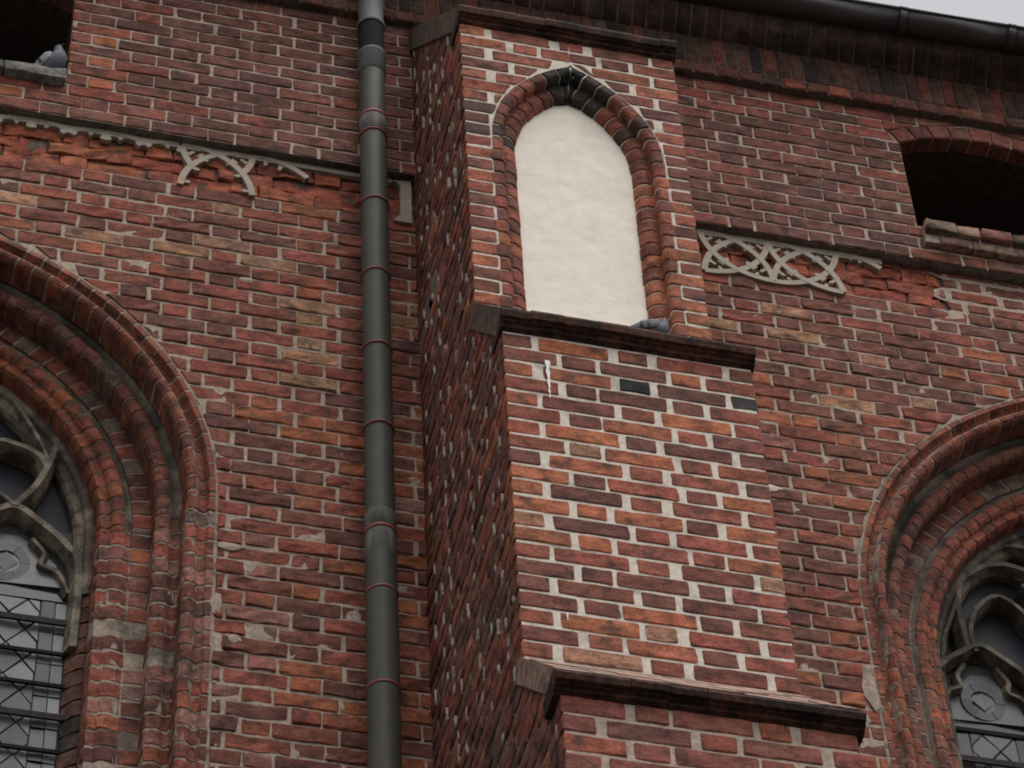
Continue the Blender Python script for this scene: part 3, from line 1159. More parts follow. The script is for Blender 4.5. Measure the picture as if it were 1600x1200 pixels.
def butt_rows(z0, n, pitch, bl, br, y, pal, startA):
    """the real coursing of the face: rows alternate between two layouts"""
    for k in range(n):
        z = z0 + pitch * k
        A = (k % 2 == 0) == startA
        if A:
            lay = [(0, .135), (.168, .484), (.520, .658), (.696, 1.0), (1.034, 1.145)]
        else:
            lay = [(0, .242), (.274, .410), (.430, .732), (.756, .890), (.918, 1.145)]
        for a, b in lay:
            ja, jb = RBt.uniform(-.010, .010) if a > 0 else 0, RBt.uniform(-.010, .010) if b < 1.1 else 0
            a_, b_ = BW0 + a + ja, BW0 + b + jb
            for lo_, hi_ in ((bl(z + .005), bl(z + pitch - .005)), (br(z + .005), br(z + pitch - .005))):
                # lo_/hi_: (xa, xb) at bottom and top of the row
                lb, lt = max(a_, lo_[0]), max(a_, hi_[0])
                rb, rt = min(b_, lo_[1]), min(b_, hi_[1])
                if max(rb - lb, rt - lt) < .03 or min(rb - lb, rt - lt) < -.05:
                    continue
                rb, rt = max(rb, lb + .008), max(rt, lt + .008)
                cut = abs(lb - a_) > 1e-6 or abs(lt - a_) > 1e-6 or abs(rb - b_) > 1e-6 or abs(rt - b_) > 1e-6
                cx = (lb + lt + rb + rt) / 4
                zc = z + pitch / 2 + RBt.uniform(-.002, .002)
                L = (rb - lb + rt - lt) / 2
                front.append(dict(kind='stretcher' if L > .2 else 'header', x=cx, y=y + RBt.uniform(-.0015, .0015), z=zc, L=L,
                                  H=pitch - .0125 + RBt.uniform(-.003, .002), ends=(lb - cx, lt - cx, rb - cx, rt - cx) if cut else None,
                                  col=pick(pal(cx, zc), RBt), rough=.0020))


NONE = (9.0, 9.0)
butt_rows(ZB1, 24, P1, lambda z: (BW0, ring_x(z, -1, .012)), lambda z: (ring_x(z, 1, .012), BW1), F1, pal_b1, False)
n2 = 21
Z2 = -3.556
butt_rows(Z2, n2 + 1, .0963, lambda z: (BW0, BW1), lambda z: NONE, F2, pal_b2, True)
butt_rows(-4.212 - .0963 * 12, 12, .0963, lambda z: (BW0, BW1), lambda z: NONE, F3, lambda x, z: [(3, PURPLE), (3, (.2, .07, .055)), (2, RED), (1, BROWN)], True)
# the one burnt black header high on the middle stage
for b in front:
    if abs(b['y'] - F2) < .01 and abs(b['x'] - .07) < .09 and abs(b['z'] + 1.80) < .05 and b['L'] < .2:
        b['col'] = (.018, .018, .020)
emit(front, butt, M['brick_n'], M['brick_ns'], stuff='low_bricks', D=.08)

# mortar of the faces
a = Acc()
sheet(a, ZB1 - .03, TOP1, .02, lambda z: (BW0 + .006, ring_x(z, -1, .004)), F1 + .0042, 24, .001, 3.3)
sheet(a, ZB1 - .03, TOP1, .02, lambda z: (ring_x(z, 1, .004), BW1 - .006), F1 + .0042, 24, .001, 3.9)
sheet(a, Z2 - .02, -1.50, .03, lambda z: (BW0 + .006, BW1 - .006), F2 + .0042, 40, .001, 4.4)
a.build('pale_mortar', M['mortar_n'], butt, True, kind=None)
a = Acc()
sheet(a, -5.6, -4.17, .03, lambda z: (BW0 + .006, BW1 - .006), F3 + .0055, 40, .0015, 4.9)
a.build('grey_mortar', M['mortar'], butt, True, kind=None)


def front_y(z):
    """front of the buttress at height z, weatherings included"""
    if z > 1.62:
        return -1.11 + (z - 1.62) * (1.05 / 1.33)
    if z > -.82:
        return F1
    if z > -1.42:
        return F1 + (z + .82) / .60 * .42
    if z > -3.556:
        return F2
    if z > -4.15:
        return F2 + (z + 3.556) / .594 * .47
    return F3


# side faces: heavily weathered bricks, joined (each only a few pixels wide)
HOLE = (-.33, -.22, .15, .245)
for s, xs in ((-1, BW0), (1, BW1)):
    acc, dabs = Acc(), Acc()
    z = ZB1 + P1 * 37
    rs = random.Random(40 + s)
    while z > -5.6:
        z2 = z - P1
        yf = max(front_y(z - .01), front_y(z2 + .01)) + .03
        if z > 1.7:
            yf = max(yf, front_y(z) + .06)
        row = int(round((z - ZB1) / P1))
        x = -.02 - (rs.uniform(0, .1))
        kind = row % 2
        y = 0.0
        while y > yf + .05:
            L = (.305 if kind else .145) + rs.uniform(-.02, .02)
            y2 = max(y - L, yf)
            if y - y2 > .05 and not (s < 0 and y2 < HOLE[1] and y > HOLE[0] and z2 < HOLE[3] and z > HOLE[2]):
                LL = y - y2 - .014
                H = P1 - .014 + rs.uniform(-.003, .003)
                big = rs.random() < .18
                v, f = brick_geo(LL, H, .05, rs, .0050 if big else .0034)
                px = xs + s * (rs.uniform(-.004, .003))
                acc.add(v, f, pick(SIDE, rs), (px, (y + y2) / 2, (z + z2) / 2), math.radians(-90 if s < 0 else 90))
            if y2 > yf + .03 and rs.random() < (.68 if z > -3.4 else .2):
                w_, h_ = rs.uniform(.008, .022), rs.uniform(.04, .10)
                pz, py, dz_ = (z + z2) / 2 + rs.uniform(-.022, .022), y2 + rs.uniform(-.03, .03), rs.uniform(-.012, .012)
                o_ = xs + s * rs.uniform(.001, .009)
                q_ = [(o_, py - w_ / 2 + dz_, pz + h_ / 2), (o_, py + w_ / 2 + dz_, pz + h_ / 2 - .008), (o_ - s * .001, py + w_ * .35, pz - h_ / 2), (o_, py - w_ * .4, pz - h_ / 2 + .01)]
                dabs.add(q_ + [(p[0] - s * .03, p[1], p[2]) for p in q_], [(0, 1, 2, 3), (7, 6, 5, 4), (0, 4, 5, 1), (1, 5, 6, 2), (2, 6, 7, 3), (3, 7, 4, 0)])
            y = y2
            kind = 1 - kind
        z = z2
    dabs.build('pale_head_joints', M['mortar_p'], butt, False, fix=True)
    acc.build('side_brickwork', M['brick_ns'], butt, True)
    # mortar sheet with the putlog hole left open
    vs, fs = [], []
    nzz, nyy = 190, 40
    for j in range(nzz + 1):
        zz = -5.6 + (2.95 + 5.6) * j / nzz
        yf = front_y(zz) + .006
        for q in range(nyy + 1):
            yy = .02 + (yf - .02) * q / nyy
            vs.append((xs - s * (.0065 + .003 * noise.noise((yy * 14, zz * 14, 7.7 + s)) + .004 * noise.noise((yy * 40, zz * 40, 2.2))), yy, zz))
    for j in range(nzz):
        for q in range(nyy):
            a0 = j * (nyy + 1) + q
            ym, zm = (vs[a0][1] + vs[a0 + 1][1]) / 2, (vs[a0][2] + vs[a0 + nyy + 1][2]) / 2
            if s < 0 and HOLE[0] < ym < HOLE[1] and HOLE[2] < zm < HOLE[3]:
                continue
            fs.append((a0, a0 + 1, a0 + nyy + 2, a0 + nyy + 1))
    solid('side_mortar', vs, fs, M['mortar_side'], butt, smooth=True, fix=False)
v, f = box_geo(BW0 + .004, BW0 + .25, HOLE[0] - .02, HOLE[1] + .02, HOLE[2] - .02, HOLE[3] + .02)
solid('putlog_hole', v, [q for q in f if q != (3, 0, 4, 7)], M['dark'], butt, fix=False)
v, f = box_geo(BW0 + .02, BW1 - .02, F3 + .02, 0.05, ZG, -5.6)
solid('buttress_base', v, f, M['brick_ns'], butt)
# weatherings (sloping brick copings) and their moulded noses


def slope_tiles(pA, pB, thick, rows, name, mat, rng, over=.015):
    """tiles on the slope from pA=(y,z) at the wall side down to pB at the front"""
    d = Vector((pB[0] - pA[0], pB[1] - pA[1]))
    L = d.length
    d /= L
    nrm = Vector((d[1], -d[0]))
    if nrm[1] < 0:
        nrm = -nrm
    for r in range(rows):
        a0, a1 = L * r / rows + .003, L * (r + 1) / rows - .003
        x = BW0 - over
        k = 0
        while x < BW1 + over - .02:
            wx = .29 if not (k == 0 and r % 2) else .145
            x2 = min(x + wx, BW1 + over)
            vs = []
            lift = rng.uniform(-.004, .004)
            for xx in (x + .004, x2 - .004):
                for (al, th) in ((a0, .0), (a1, .0), (a1, -thick), (a0, -thick)):
                    p = Vector(pA) + d * al + nrm * (th + (lift if th == 0 else 0))
                    vs.append((xx, p[0], p[1]))
            fs = [(0, 1, 2, 3), (7, 6, 5, 4), (0, 4, 5, 1), (1, 5, 6, 2), (2, 6, 7, 3), (3, 7, 4, 0)]
            solid(name, vs, fs, mat, butt)
            x = x2
            k += 1
    # bed under the tiles
    vs = []
    for xx in (BW0 - over + .006, BW1 + over - .006):
        for (al, th) in ((0, -.008), (L, -.008), (L, -thick - .004), (0, -thick - .004)):
            p = Vector(pA) + d * al + nrm * th
            vs.append((xx, p[0], p[1]))
    solid(name.replace('_brick', '') + '_bed', vs, [(0, 1, 2, 3), (7, 6, 5, 4), (0, 4, 5, 1), (1, 5, 6, 2), (2, 6, 7, 3), (3, 7, 4, 0)],
          M['mortar_d'], butt)


def nose(prof, name, mat, step, rng, over=.012, core_mat='ledge'):
    x = BW0 - over
    while x < BW1 + over - .02:
        x2 = min(x + step + rng.uniform(-.008, .008), BW1 + over)
        if BW1 + over - x2 < .04:
            x2 = BW1 + over
        jy, jz = rng.uniform(-.004, .004), rng.uniform(-.003, .003)
        vs, n = [], len(prof)
        for xx in (x + .002, x2 - .002):
            vs += [(xx, y + jy, z + jz) for y, z in prof]
        fs = [(k, (k + 1) % n, n + (k + 1) % n, n + k) for k in range(n)] + [tuple(range(n - 1, -1, -1)), tuple(range(n, 2 * n))]
        solid(name, vs, fs, mat, butt)
        x = x2
    vs = []
    cy, cz = sum(p[0] for p in prof) / len(prof), sum(p[1] for p in prof) / len(prof)
    n = len(prof)
    for xx in (BW0 - over + .01, BW1 + over - .01):
        vs += [(xx, cy + (y - cy) * .94, cz + (z - cz) * .94) for y, z in prof]
    fs = [(k, (k + 1) % n, n + (k + 1) % n, n + k) for k in range(n)] + [tuple(range(n - 1, -1, -1)), tuple(range(n, 2 * n))]
    solid(name.replace('_brick', '') + '_core', vs, fs, M[core_mat], butt)


slope_tiles((-.03, 2.98), (-1.14, 1.60), .13, 8, 'coping_brick', M['coping_d'], RBt)
slope_tiles((F1 + .0, -.825), (-1.570, -1.432), .12, 4, 'coping_brick', M['coping_d'], RBt)
slope_tiles((F2 + .0, -3.556), (-2.045, -4.128), .11, 4, 'coping_brick', M['coping'], RBt)


def ledge_profile(yf, zt, base, h=.155):
    k = h / .155
    return [(yf, zt), (yf - .005, zt - .03 * k), (yf + .003, zt - .078 * k), (yf + .020, zt - .09 * k), (yf + .016, zt - .104 * k), (yf + .032, zt - .116 * k),
            (yf + .036, zt - .135 * k), (base + .002, zt - h), (base + .14, zt - h), (base + .14, zt), (yf + .04, zt + .035)]


nose(ledge_profile(-1.165, 1.585, F1, .110), 'ledge_brick', M['ledge'], .15, RBt)
nose(ledge_profile(-1.585, -1.430, F2, .100), 'ledge_brick', M['ledge'], .145, RBt)
nose(ledge_profile(-2.052, -4.140, F3, .078), 'ledge_brick', M['ledge'], .145, RBt, over=.03)
# body under the copings so no light passes
for (ya, za), (yb, zb), (yc, zc_) in (((-.02, 2.80), (-1.06, 1.52), (-.02, 1.40)),):
    vs = [(xx, y, z) for xx in (BW0 + .03, BW1 - .03) for y, z in ((ya, za), (yb, zb), (yb, zc_), (yc, zc_))]
    solid('cap_body', vs, [(0, 1, 2, 3), (7, 6, 5, 4), (0, 4, 5, 1), (1, 5, 6, 2), (2, 6, 7, 3), (3, 7, 4, 0)], M['mortar_d'], butt)
v, f = box_geo(BW0 + .03, BW1 - .03, F1 + .30, .03, -5.6, 1.45)
solid('buttress_core', v, f, M['mortar_d'], butt)

# blind niche: moulded bricks (two steps), arch stones, plaster
NPROF = [(.0, .0), (.036, .0), (.048, .006), (.056, .020), (.057, .060), (.066, .062), (.082, .058), (.102, .062), (.122, .074), (.136, .094),
         (.140, .115), (.140, .19), (.0, .19)]
ang1 = math.acos((NI['R'] - NI['hw']) / NI['R'])


def apex_clamp(v, s):
    out = []
    for x, y, z in v:
        if s * (x - NI['cx']) < .0035:
            x = NI['cx'] + s * .0035
        if abs(x - NI['cx']) < .09 and z > 1.02 and y > F1 + .05:
            z = min(z, 1.072 + .012 * (y < F1 + .09) + (.10 if y < F1 + .07 else 0))
        out.append((x, y, z))
    return out


for s in (-1, 1):
    edge = NI['cx'] + s * NI['hw']
    i = -s
    c = edge + i * NI['R']
    sts = [station(edge, c, NI['R'], NI['zc'], i, ('j', ZB1 + (NI['zc'] - ZB1) * k / 8)) for k in range(9)]
    sts += [station(edge, c, NI['R'], NI['zc'], i, ('a', ang1 * k / 20)) for k in range(1, 21)]
    v, f = sweep([(w - .004, F1 + d + .007) for w, d in NPROF], sts)
    v = [(x if s * (x - NI['cx']) > 0 else NI['cx'], y, z) for x, y, z in v]
    solid('niche_mortar', v, f, M['mortar_n'], butt)
    segs = []
    k = 0
    while ZB1 + P1 * k < NI['zc'] - .02:
        segs.append(('j', ZB1 + P1 * k, min(ZB1 + P1 * (k + 1), NI['zc'])))
        k += 1
    if segs[-1][2] - segs[-1][1] < .05:
        segs[-2] = ('j', segs[-2][1], NI['zc'])
        segs.pop()
    na = 9
    segs += [('a', ang1 * k / na, ang1 * (k + 1) / na) for k in range(na)]
    for si, (kind, a_, b_) in enumerate(segs):
        gap = .005 if kind == 'j' else .005 / .72
        if kind == 'a' and si % 2:
            gap *= .7
        jd, jw = RBt.uniform(-.003, .003), RBt.uniform(-.003, .003)
        st4 = [station(edge, c, NI['R'], NI['zc'], i, (kind, q)) for q in (a_ + gap, a_ + gap * 2.2, b_ - gap * 2.2, b_ - gap)]
        v, f, n = [], [], len(NPROF)
        for k4, (o, inn) in enumerate(st4):
            for qi, (w, d) in enumerate(NPROF):
                ins = .0035 if k4 in (0, 3) else 0
                dd = F1 + d + jd + ins + RBt.uniform(-.0015, .0015)
                ww = w + jw - (ins if qi > 0 else 0) + RBt.uniform(-.0015, .0015) + (-.0125 if qi in (0, n - 1) and si % 2 == 0 and kind == 'j' else 0)
                v.append((o[0] + ww * inn[0], dd, o[1] + ww * inn[1]))
        for k4 in range(3):
            for q in range(n):
                q2 = (q + 1) % n
                f.append((k4 * n + q, k4 * n + q2, (k4 + 1) * n + q2, (k4 + 1) * n + q))
        f += [tuple(range(n - 1, -1, -1)), tuple(3 * n + q for q in range(n))]
        if kind == 'a':
            v = apex_clamp(v, s)
        if kind == 'a' and si == len(segs) - 1:
            col = (.020, .019, .019)
        elif kind == 'a' and (len(segs) - 1 - si) in ((1, 2, 5) if s > 0 else (1, 8)):
            col = pick([(1, (.045, .034, .032)), (1, (.080, .046, .038))], RBt, 0)
        elif kind == 'a':
            col = pick([(3, (.22, .075, .05)), (2, BROWN), (1.3, (.035, .03, .03)), (1.5, PURPLE)], RBt)
        else:
            zc = (a_ + b_) / 2
            if zc < -.1:
                col = pick([(5, (.37, .125, .06)), (2, (.26, .085, .055)), (1, BROWN)] if s > 0 else BUTT, RBt)
            else:
                col = pick(BUTT_TOP, RBt)
        solid('niche_brick', v, f, M['brick_n'], butt, col)
# plaster field
pv = []
nr = 60
for j in range(nr + 1):
    z = ZB1 - .06 + (1.20 - ZB1 + .06) * j / nr
    w = .315
    if z > NI['zc']:
        q = (NI['R'] - .125) ** 2 - (z - NI['zc']) ** 2
        w = max(.0, math.sqrt(q) - (NI['R'] - NI['hw'])) if q > 0 else 0.0
    for i in range(25):
        x = NI['cx'] - w + 2 * w * i / 24
        bulge = .004 * noise.noise((x * 5, z * 5, 1.0)) + .0022 * noise.noise((x * 17, z * 22, 5.0))
        pv.append((x, F1 + .115 + bulge, z))
pf = [(j * 25 + i, j * 25 + i + 1, (j + 1) * 25 + i + 1, (j + 1) * 25 + i) for j in range(nr) for i in range(24)]
solid('plaster_panel', pv, pf, M['plaster'], butt, smooth=True, fix=False)
v, f = box_geo(BW0 + .03, BW1 - .03, F1 + .135, F1 + .32, ZB1 - .1, 1.45)
solid('niche_back', v, f, M['mortar_d'], butt)
v, f = box_geo(BW0 + .04, BW1 - .04, F1 + .02, F1 + .3, ZB1 - .12, ZB1 - .003)
solid('niche_floor', v, f, M['mortar_n'], butt)
# bird droppings down the middle stage
rs = random.Random(9)
acc = Acc()
for z0, z1, w in ((-1.70, -1.86, .012), (-1.86, -1.95, .005), (-3.28, -3.32, .004)):
    k = 8
    prev = None
    for q in range(k + 1):
        z = z0 + (z1 - z0) * q / k
        ww = w * (.75 + .35 * math.sin(q * 1.9) + .2 * rs.random()) * (1 - .5 * q / k)
        xx = -.285 + .0012 * math.sin(q * 1.3)
        b0 = len(acc.v)
        acc.v += [(xx - ww, F2 - .0085, z), (xx + ww, F2 - .0085, z)]
        acc.c += [(1, 1, 1)] * 2
        if prev is not None:
            acc.f.append((prev, b0, b0 + 1, prev + 1))
        prev = b0
acc.build('dropping_streaks', M['dropping'], butt, False)

# ------------------------------------------------------------------ tracery frieze (cut stone strips)
RFz = random.Random(51)


def ribbon(pts, w, y0, y1):
    vs, fs = [], []
    for k, p in enumerate(pts):
        a, b = pts[max(k - 1, 0)], pts[min(k + 1, len(pts) - 1)]
        tx, tz = b[0] - a[0], b[1] - a[1]
        l = math.hypot(tx, tz) or 1
        nx_, nz_ = -tz / l * w / 2, tx / l * w / 2
        vs += [(p[0] - nx_, y0, p[1] - nz_), (p[0] + nx_, y0, p[1] + nz_), (p[0] + nx_, y1, p[1] + nz_), (p[0] - nx_, y1, p[1] - nz_)]
    n = len(pts)
    for k in range(n - 1):
        for q in range(4):
            q2 = (q + 1) % 4
            fs.append((4 * k + q, 4 * k + q2, 4 * k + 4 + q2, 4 * k + 4 + q))
    fs += [(3, 2, 1, 0), (4 * n - 4, 4 * n - 3, 4 * n - 2, 4 * n - 1)]
    return vs, fs


def arc_between(a, b, sag, n=14, t0=0.0, t1=1.0):
    """circular arc a->b bulging to the left of the travel direction by sag"""
    ax, az, bx, bz = a[0], a[1], b[0], b[1]
    cx, cz = (ax + bx) / 2, (az + bz) / 2
    h = math.hypot(bx - ax, bz - az) / 2
    rad = (h * h + sag * sag) / (2 * sag)
    nx_, nz_ = -(bz - az) / (2 * h), (bx - ax) / (2 * h)
    ox, oz = cx - nx_ * (rad - sag), cz - nz_ * (rad - sag)
    a0 = math.atan2(az - oz, ax - ox)
    a1 = math.atan2(bz - oz, bx - ox)
    d = a1 - a0
    while d > math.pi:
        d -= 2 * math.pi
    while d < -math.pi:
        d += 2 * math.pi
    return [(ox + rad * math.cos(a0 + d * (t0 + (t1 - t0) * k / n)), oz + rad * math.sin(a0 + d * (t0 + (t1 - t0) * k / n))) for k in range(n + 1)]


FY0, FY1 = -.018, .014
FZ0, FZ1 = 1.203, 1.570


def cusp(acc_parent, p, tip, w, y=None):
    """a small leaf-shaped foil, root sunk in the band, swelling a little before its point"""
    y = FY0 + .003 if y is None else y
    dx, dz = tip[0] - p[0], tip[1] - p[1]
    l = math.hypot(dx, dz)
    ux, uz = dx / l, dz / l
    p = (p[0] - ux * .010, p[1] - uz * .010)
    L = l + .010
    nx_, nz_ = -uz * w, ux * w
    pr = [(p[0] + ux * L * t + nx_ * q, p[1] + uz * L * t + nz_ * q) for t, q in
          ((0, -1.5), (.35, -.75), (.70, -.95), (.90, -.60), (1, 0), (.90, .60), (.70, .95), (.35, .75), (0, 1.5))]
    vs = [(q[0], y, q[1]) for q in pr] + [(q[0], FY1, q[1]) for q in pr]
    n = len(pr)
    fs = [tuple(range(n)), tuple(range(2 * n - 1, n - 1, -1))] + [(k, (k + 1) % n, n + (k + 1) % n, n + k) for k in range(n)]
    solid('foil_cusp', vs, fs, M['frieze'], acc_parent)


def band(parent, pts, w=.034, dy=0.0):
    v, f = ribbon(pts, w, FY0 + dy, FY1)
    solid('tracery_band', v, f, M['frieze'], parent)


def star_unit(t, x0, x1, arcs, cus=True):
    TL, TR, BL, BR = (x0, FZ1 - .012), (x1, FZ1 - .012), (x0, FZ0), (x1, FZ0)
    S = .106
    table = {'a': (TL, BR, S), 'b': (TL, BR, -S), 'c': (BL, TR, S), 'd': (BL, TR, -S)}
    for n_, (key, t0, t1) in enumerate(arcs):
        p, q, s = table[key]
        sgn = 1 if s > 0 else -1
        pts = arc_between(p, q, abs(s), 16, t0, t1) if s > 0 else list(reversed(arc_between(q, p, abs(s), 16, 1 - t1, 1 - t0)))
        band(t, pts, .035, .0009 * n_)
    cx, cz = (x0 + x1) / 2, (FZ0 + FZ1) / 2
    return cx, cz


def full_cusps(t, x0, x1, low=True):
    cx, cz = (x0 + x1) / 2, (FZ0 + FZ1) / 2
    sx = (x1 - x0) / .39
    quad = [(1, 1), (-1, 1)] + ([(1, -1), (-1, -1)] if low else [])
    for a, b in quad:
        # spikes of the middle quatrefoil and trefoils of the corner lobes
        cusp(t, (cx + a * .092 * sx, cz + b * .092), (cx + a * .050 * sx, cz + b * .050), .016)
        cusp(t, (cx + a * .095 * sx, cz + b * .158), (cx + a * .114 * sx, cz + b * .130), .011)
        cusp(t, (cx + a * .152 * sx, cz + b * .098), (cx + a * .124 * sx, cz + b * .120), .011)


fr_r = thing('tracery_frieze', (1.5, .02, FZ0), 'nearly complete pale stone strip of two interlaced curved stars on the right wall', 'frieze', 'stone tracery friezes')
band(fr_r, [(1.115 + .105 * k, FZ1 - .030) for k in range(11)], .040, .004)
ALL = [('a', 0, 1), ('b', 0, 1), ('c', 0, 1), ('d', 0, 1)]
star_unit(fr_r, 1.118, 1.505, ALL)
full_cusps(fr_r, 1.118, 1.505)
star_unit(fr_r, 1.505, 1.900, ALL)
full_cusps(fr_r, 1.505, 1.900)
star_unit(fr_r, 1.900, 2.29, [('a', 0, .46)])
cusp(fr_r, (1.985, 1.545), (1.98, 1.510), .012)
cusp(fr_r, (2.035, 1.53), (2.03, 1.492), .012)

fr_l = thing('tracery_frieze', (-1.8, .02, FZ0), 'broken pale stone tracery strip, mostly lost, on the wall left of the downpipe', 'frieze', 'stone tracery friezes')
band(fr_l, [(-4.2 + .12 * k, FZ1 - .030) for k in range(31)], .036, .004)
us = [-2.93, -2.535, -2.142, -1.735, -1.354, -.96]
for k, (a, b) in enumerate(zip(us[:-1], us[1:])):
    if k < 3:        # only the upper points are left
        star_unit(fr_l, a, b, [('a', 0, .43), ('c', .57, 1.0), ('b', 0, .13), ('d', .87, 1.0)])
        cusp(fr_l, (a + .085, FZ1 - .035), (a + .075, FZ1 - .072), .013)
        cusp(fr_l, (b - .085, FZ1 - .035), (b - .075, FZ1 - .072), .013)
    elif k == 3:
        star_unit(fr_l, a, b, [('a', 0, 1), ('b', 0, .32), ('c', 0, 1), ('d', .68, 1)])
        full_cusps(fr_l, a, b, False)
        cusp(fr_l, (a + .045, 1.365), (a + .10, 1.35), .013)
        cusp(fr_l, (b - .045, 1.365), (b - .10, 1.35), .013)
        cusp(fr_l, (a + .02, 1.235), (a + .055, 1.232), .012)
        cusp(fr_l, (b - .02, 1.235), (b - .055, 1.232), .012)
    else:
        star_unit(fr_l, a, b, [('a', 0, .56)])
        cusp(fr_l, (a + .07, FZ1 - .05), (a + .065, FZ1 - .085), .012)
        cusp(fr_l, (a + .15, FZ1 - .075), (a + .14, FZ1 - .105), .012)
# corner block beside the buttress
pl = [(-.605, 1.54), (-.495, 1.558), (-.495, 1.185), (-.595, 1.185), (-.58, 1.22), (-.558, 1.24), (-.553, 1.495), (-.570, 1.525)]
vs = [(x, -.018, z) for x, z in pl] + [(x, .06, z) for x, z in pl]
n = len(pl)
fs = [tuple(range(n)), tuple(range(2 * n - 1, n - 1, -1))] + [(k, (k + 1) % n, n + (k + 1) % n, n + k) for k in range(n)]
solid('corner_block', vs, fs, M['frieze'], fr_l)
# mortar patches left on the left wall
rs = random.Random(66)


def patch(parent, x, y, z, w, h, mat, name='mortar_patch'):
    n = 14
    vs = [(x, y - .006, z)]
    for k in range(n):
        a_ = 2 * math.pi * k / n
        r_ = rs.uniform(.7, 1.1)
        vs.append((x + w * r_ * math.cos(a_), y, z + h * r_ * math.sin(a_)))
    for k in range(n):
        a_ = 2 * math.pi * k / n
        vs.append((vs[1 + k][0], y + .03, vs[1 + k][2]))
    fs = [(0, 1 + k, 1 + (k + 1) % n) for k in range(n)] + [(1 + k, 1 + n + k, 1 + n + (k + 1) % n, 1 + (k + 1) % n) for k in range(n)]
    return solid(name, vs, fs, mat, parent, smooth=False)


patch(wall_left, -.955, .026, 1.285, .040, .040, M['frieze'])
patch(wall_left, -1.462, -.004, -1.89, .030, .075, M['mortar'])
patch(wall_left, -1.405, -.002, -1.50, .060, .03, M['mortar'])
patch(wall_left, -1.385, -.002, -2.10, .045, .03, M['mortar'])
patch(wall_left, -1.37, -.001, .50, .05, .022, M['mortar'])
patch(wall_right, 1.655, -.004, -1.84, .040, .16, M['mortar'])
patch(wall_right, 1.60, -.002, -2.06, .035, .05, M['mortar'])
patch(wall_right, 1.28, -.004, -.50, .10, .030, M['mortar_n'])

# ------------------------------------------------------------------ cornice under the eaves
RC = random.Random(71)
corn = thing('brick_cornice', (0.1, .1, 2.95), 'dark corbelled brick cornice of upright bricks below the gutter', 'cornice')
XC0, XC1 = -4.3, 4.9
ZC = 2.955
YC = -.115


def emit_c(name, v, f, col, acc, cen, lim):
    if in_frame(cen, 10) and lim[0] > 0:
        lim[0] -= 1
        place(name, mesh(name, v, f, M['brick'], True), cen, corn, col)
    else:
        acc.add(v, f, col, cen)


acc = Acc()
x = XC0
lim = [120]
while x < XC1:
    L = .137 + RC.uniform(-.008, .008)
    v, f = brick_geo(L - .011, .090, .3, RC, .002)
    emit_c('header_brick', v, f, pick([(4, (.16, .052, .038)), (3, (.12, .05, .038)), (2, (.08, .042, .035)), (.6, RED)], RC, .08), acc, (x + L / 2, YC + RC.uniform(-.002, .002), ZC + .047), lim)
    x += L
x = XC0
lim = [200]
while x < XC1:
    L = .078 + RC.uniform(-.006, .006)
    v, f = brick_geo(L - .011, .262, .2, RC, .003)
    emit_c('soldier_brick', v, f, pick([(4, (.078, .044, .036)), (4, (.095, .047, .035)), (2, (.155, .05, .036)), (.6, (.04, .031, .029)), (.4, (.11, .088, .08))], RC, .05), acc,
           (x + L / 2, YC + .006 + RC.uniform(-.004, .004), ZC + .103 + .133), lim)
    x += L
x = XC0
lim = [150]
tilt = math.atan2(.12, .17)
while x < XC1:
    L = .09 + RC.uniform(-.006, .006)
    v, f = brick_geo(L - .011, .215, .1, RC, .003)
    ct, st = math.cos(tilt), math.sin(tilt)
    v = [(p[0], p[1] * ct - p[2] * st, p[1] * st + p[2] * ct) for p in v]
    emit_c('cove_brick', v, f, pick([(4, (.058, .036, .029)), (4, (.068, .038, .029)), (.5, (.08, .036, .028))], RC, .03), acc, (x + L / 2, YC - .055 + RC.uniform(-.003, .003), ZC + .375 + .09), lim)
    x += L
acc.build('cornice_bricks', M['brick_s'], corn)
pr = [(YC + .010, ZC + .0002), (YC + .016, ZC + .375), (YC - .105, ZC + .545), (YC - .19, ZC + .56), (.9, ZC + .56), (.9, ZC + .0002)]
vs = [(xx, y, z) for xx in (XC0, XC1) for y, z in pr]
n = len(pr)
fs = [(k, (k + 1) % n, n + (k + 1) % n, n + k) for k in range(n)] + [tuple(range(n - 1, -1, -1)), tuple(range(n, 2 * n))]
solid('cornice_mortar', vs, fs, M['mortar_c'], corn)

# ------------------------------------------------------------------ gutter
gut = thing('rain_gutter', (0.1, -.36, 3.4), 'dark brown half-round metal rain gutter along the eaves', 'gutter')
GY, GR = -.365, .088


def gz(x):
    return 3.455 + .040 * (x - 2.0) / 1.2


def gutter_piece(xa, xb, rad, name, thick=.004, bead=True):
    prof = []
    for k in range(17):
        a_ = math.pi * k / 16
        prof.append((GY - rad * math.cos(a_), -rad * math.sin(a_)))
    for k in range(16, -1, -1):
        a_ = math.pi * k / 16
        prof.append((GY - (rad - thick) * math.cos(a_), -(rad - thick) * math.sin(a_)))
    n = len(prof)
    vs = [(xx, y, gz(xx) + z) for xx in (xa, xb) for y, z in prof]
    fs = [(k, (k + 1) % n, n + (k + 1) % n, n + k) for k in range(n)]
    for e in (0, n):
        fs += [(e + k, e + k + 1, e + n - 2 - k, e + n - 1 - k) for k in range(16)]
    return solid(name, vs, fs, M['gutter'], gut, smooth=False)


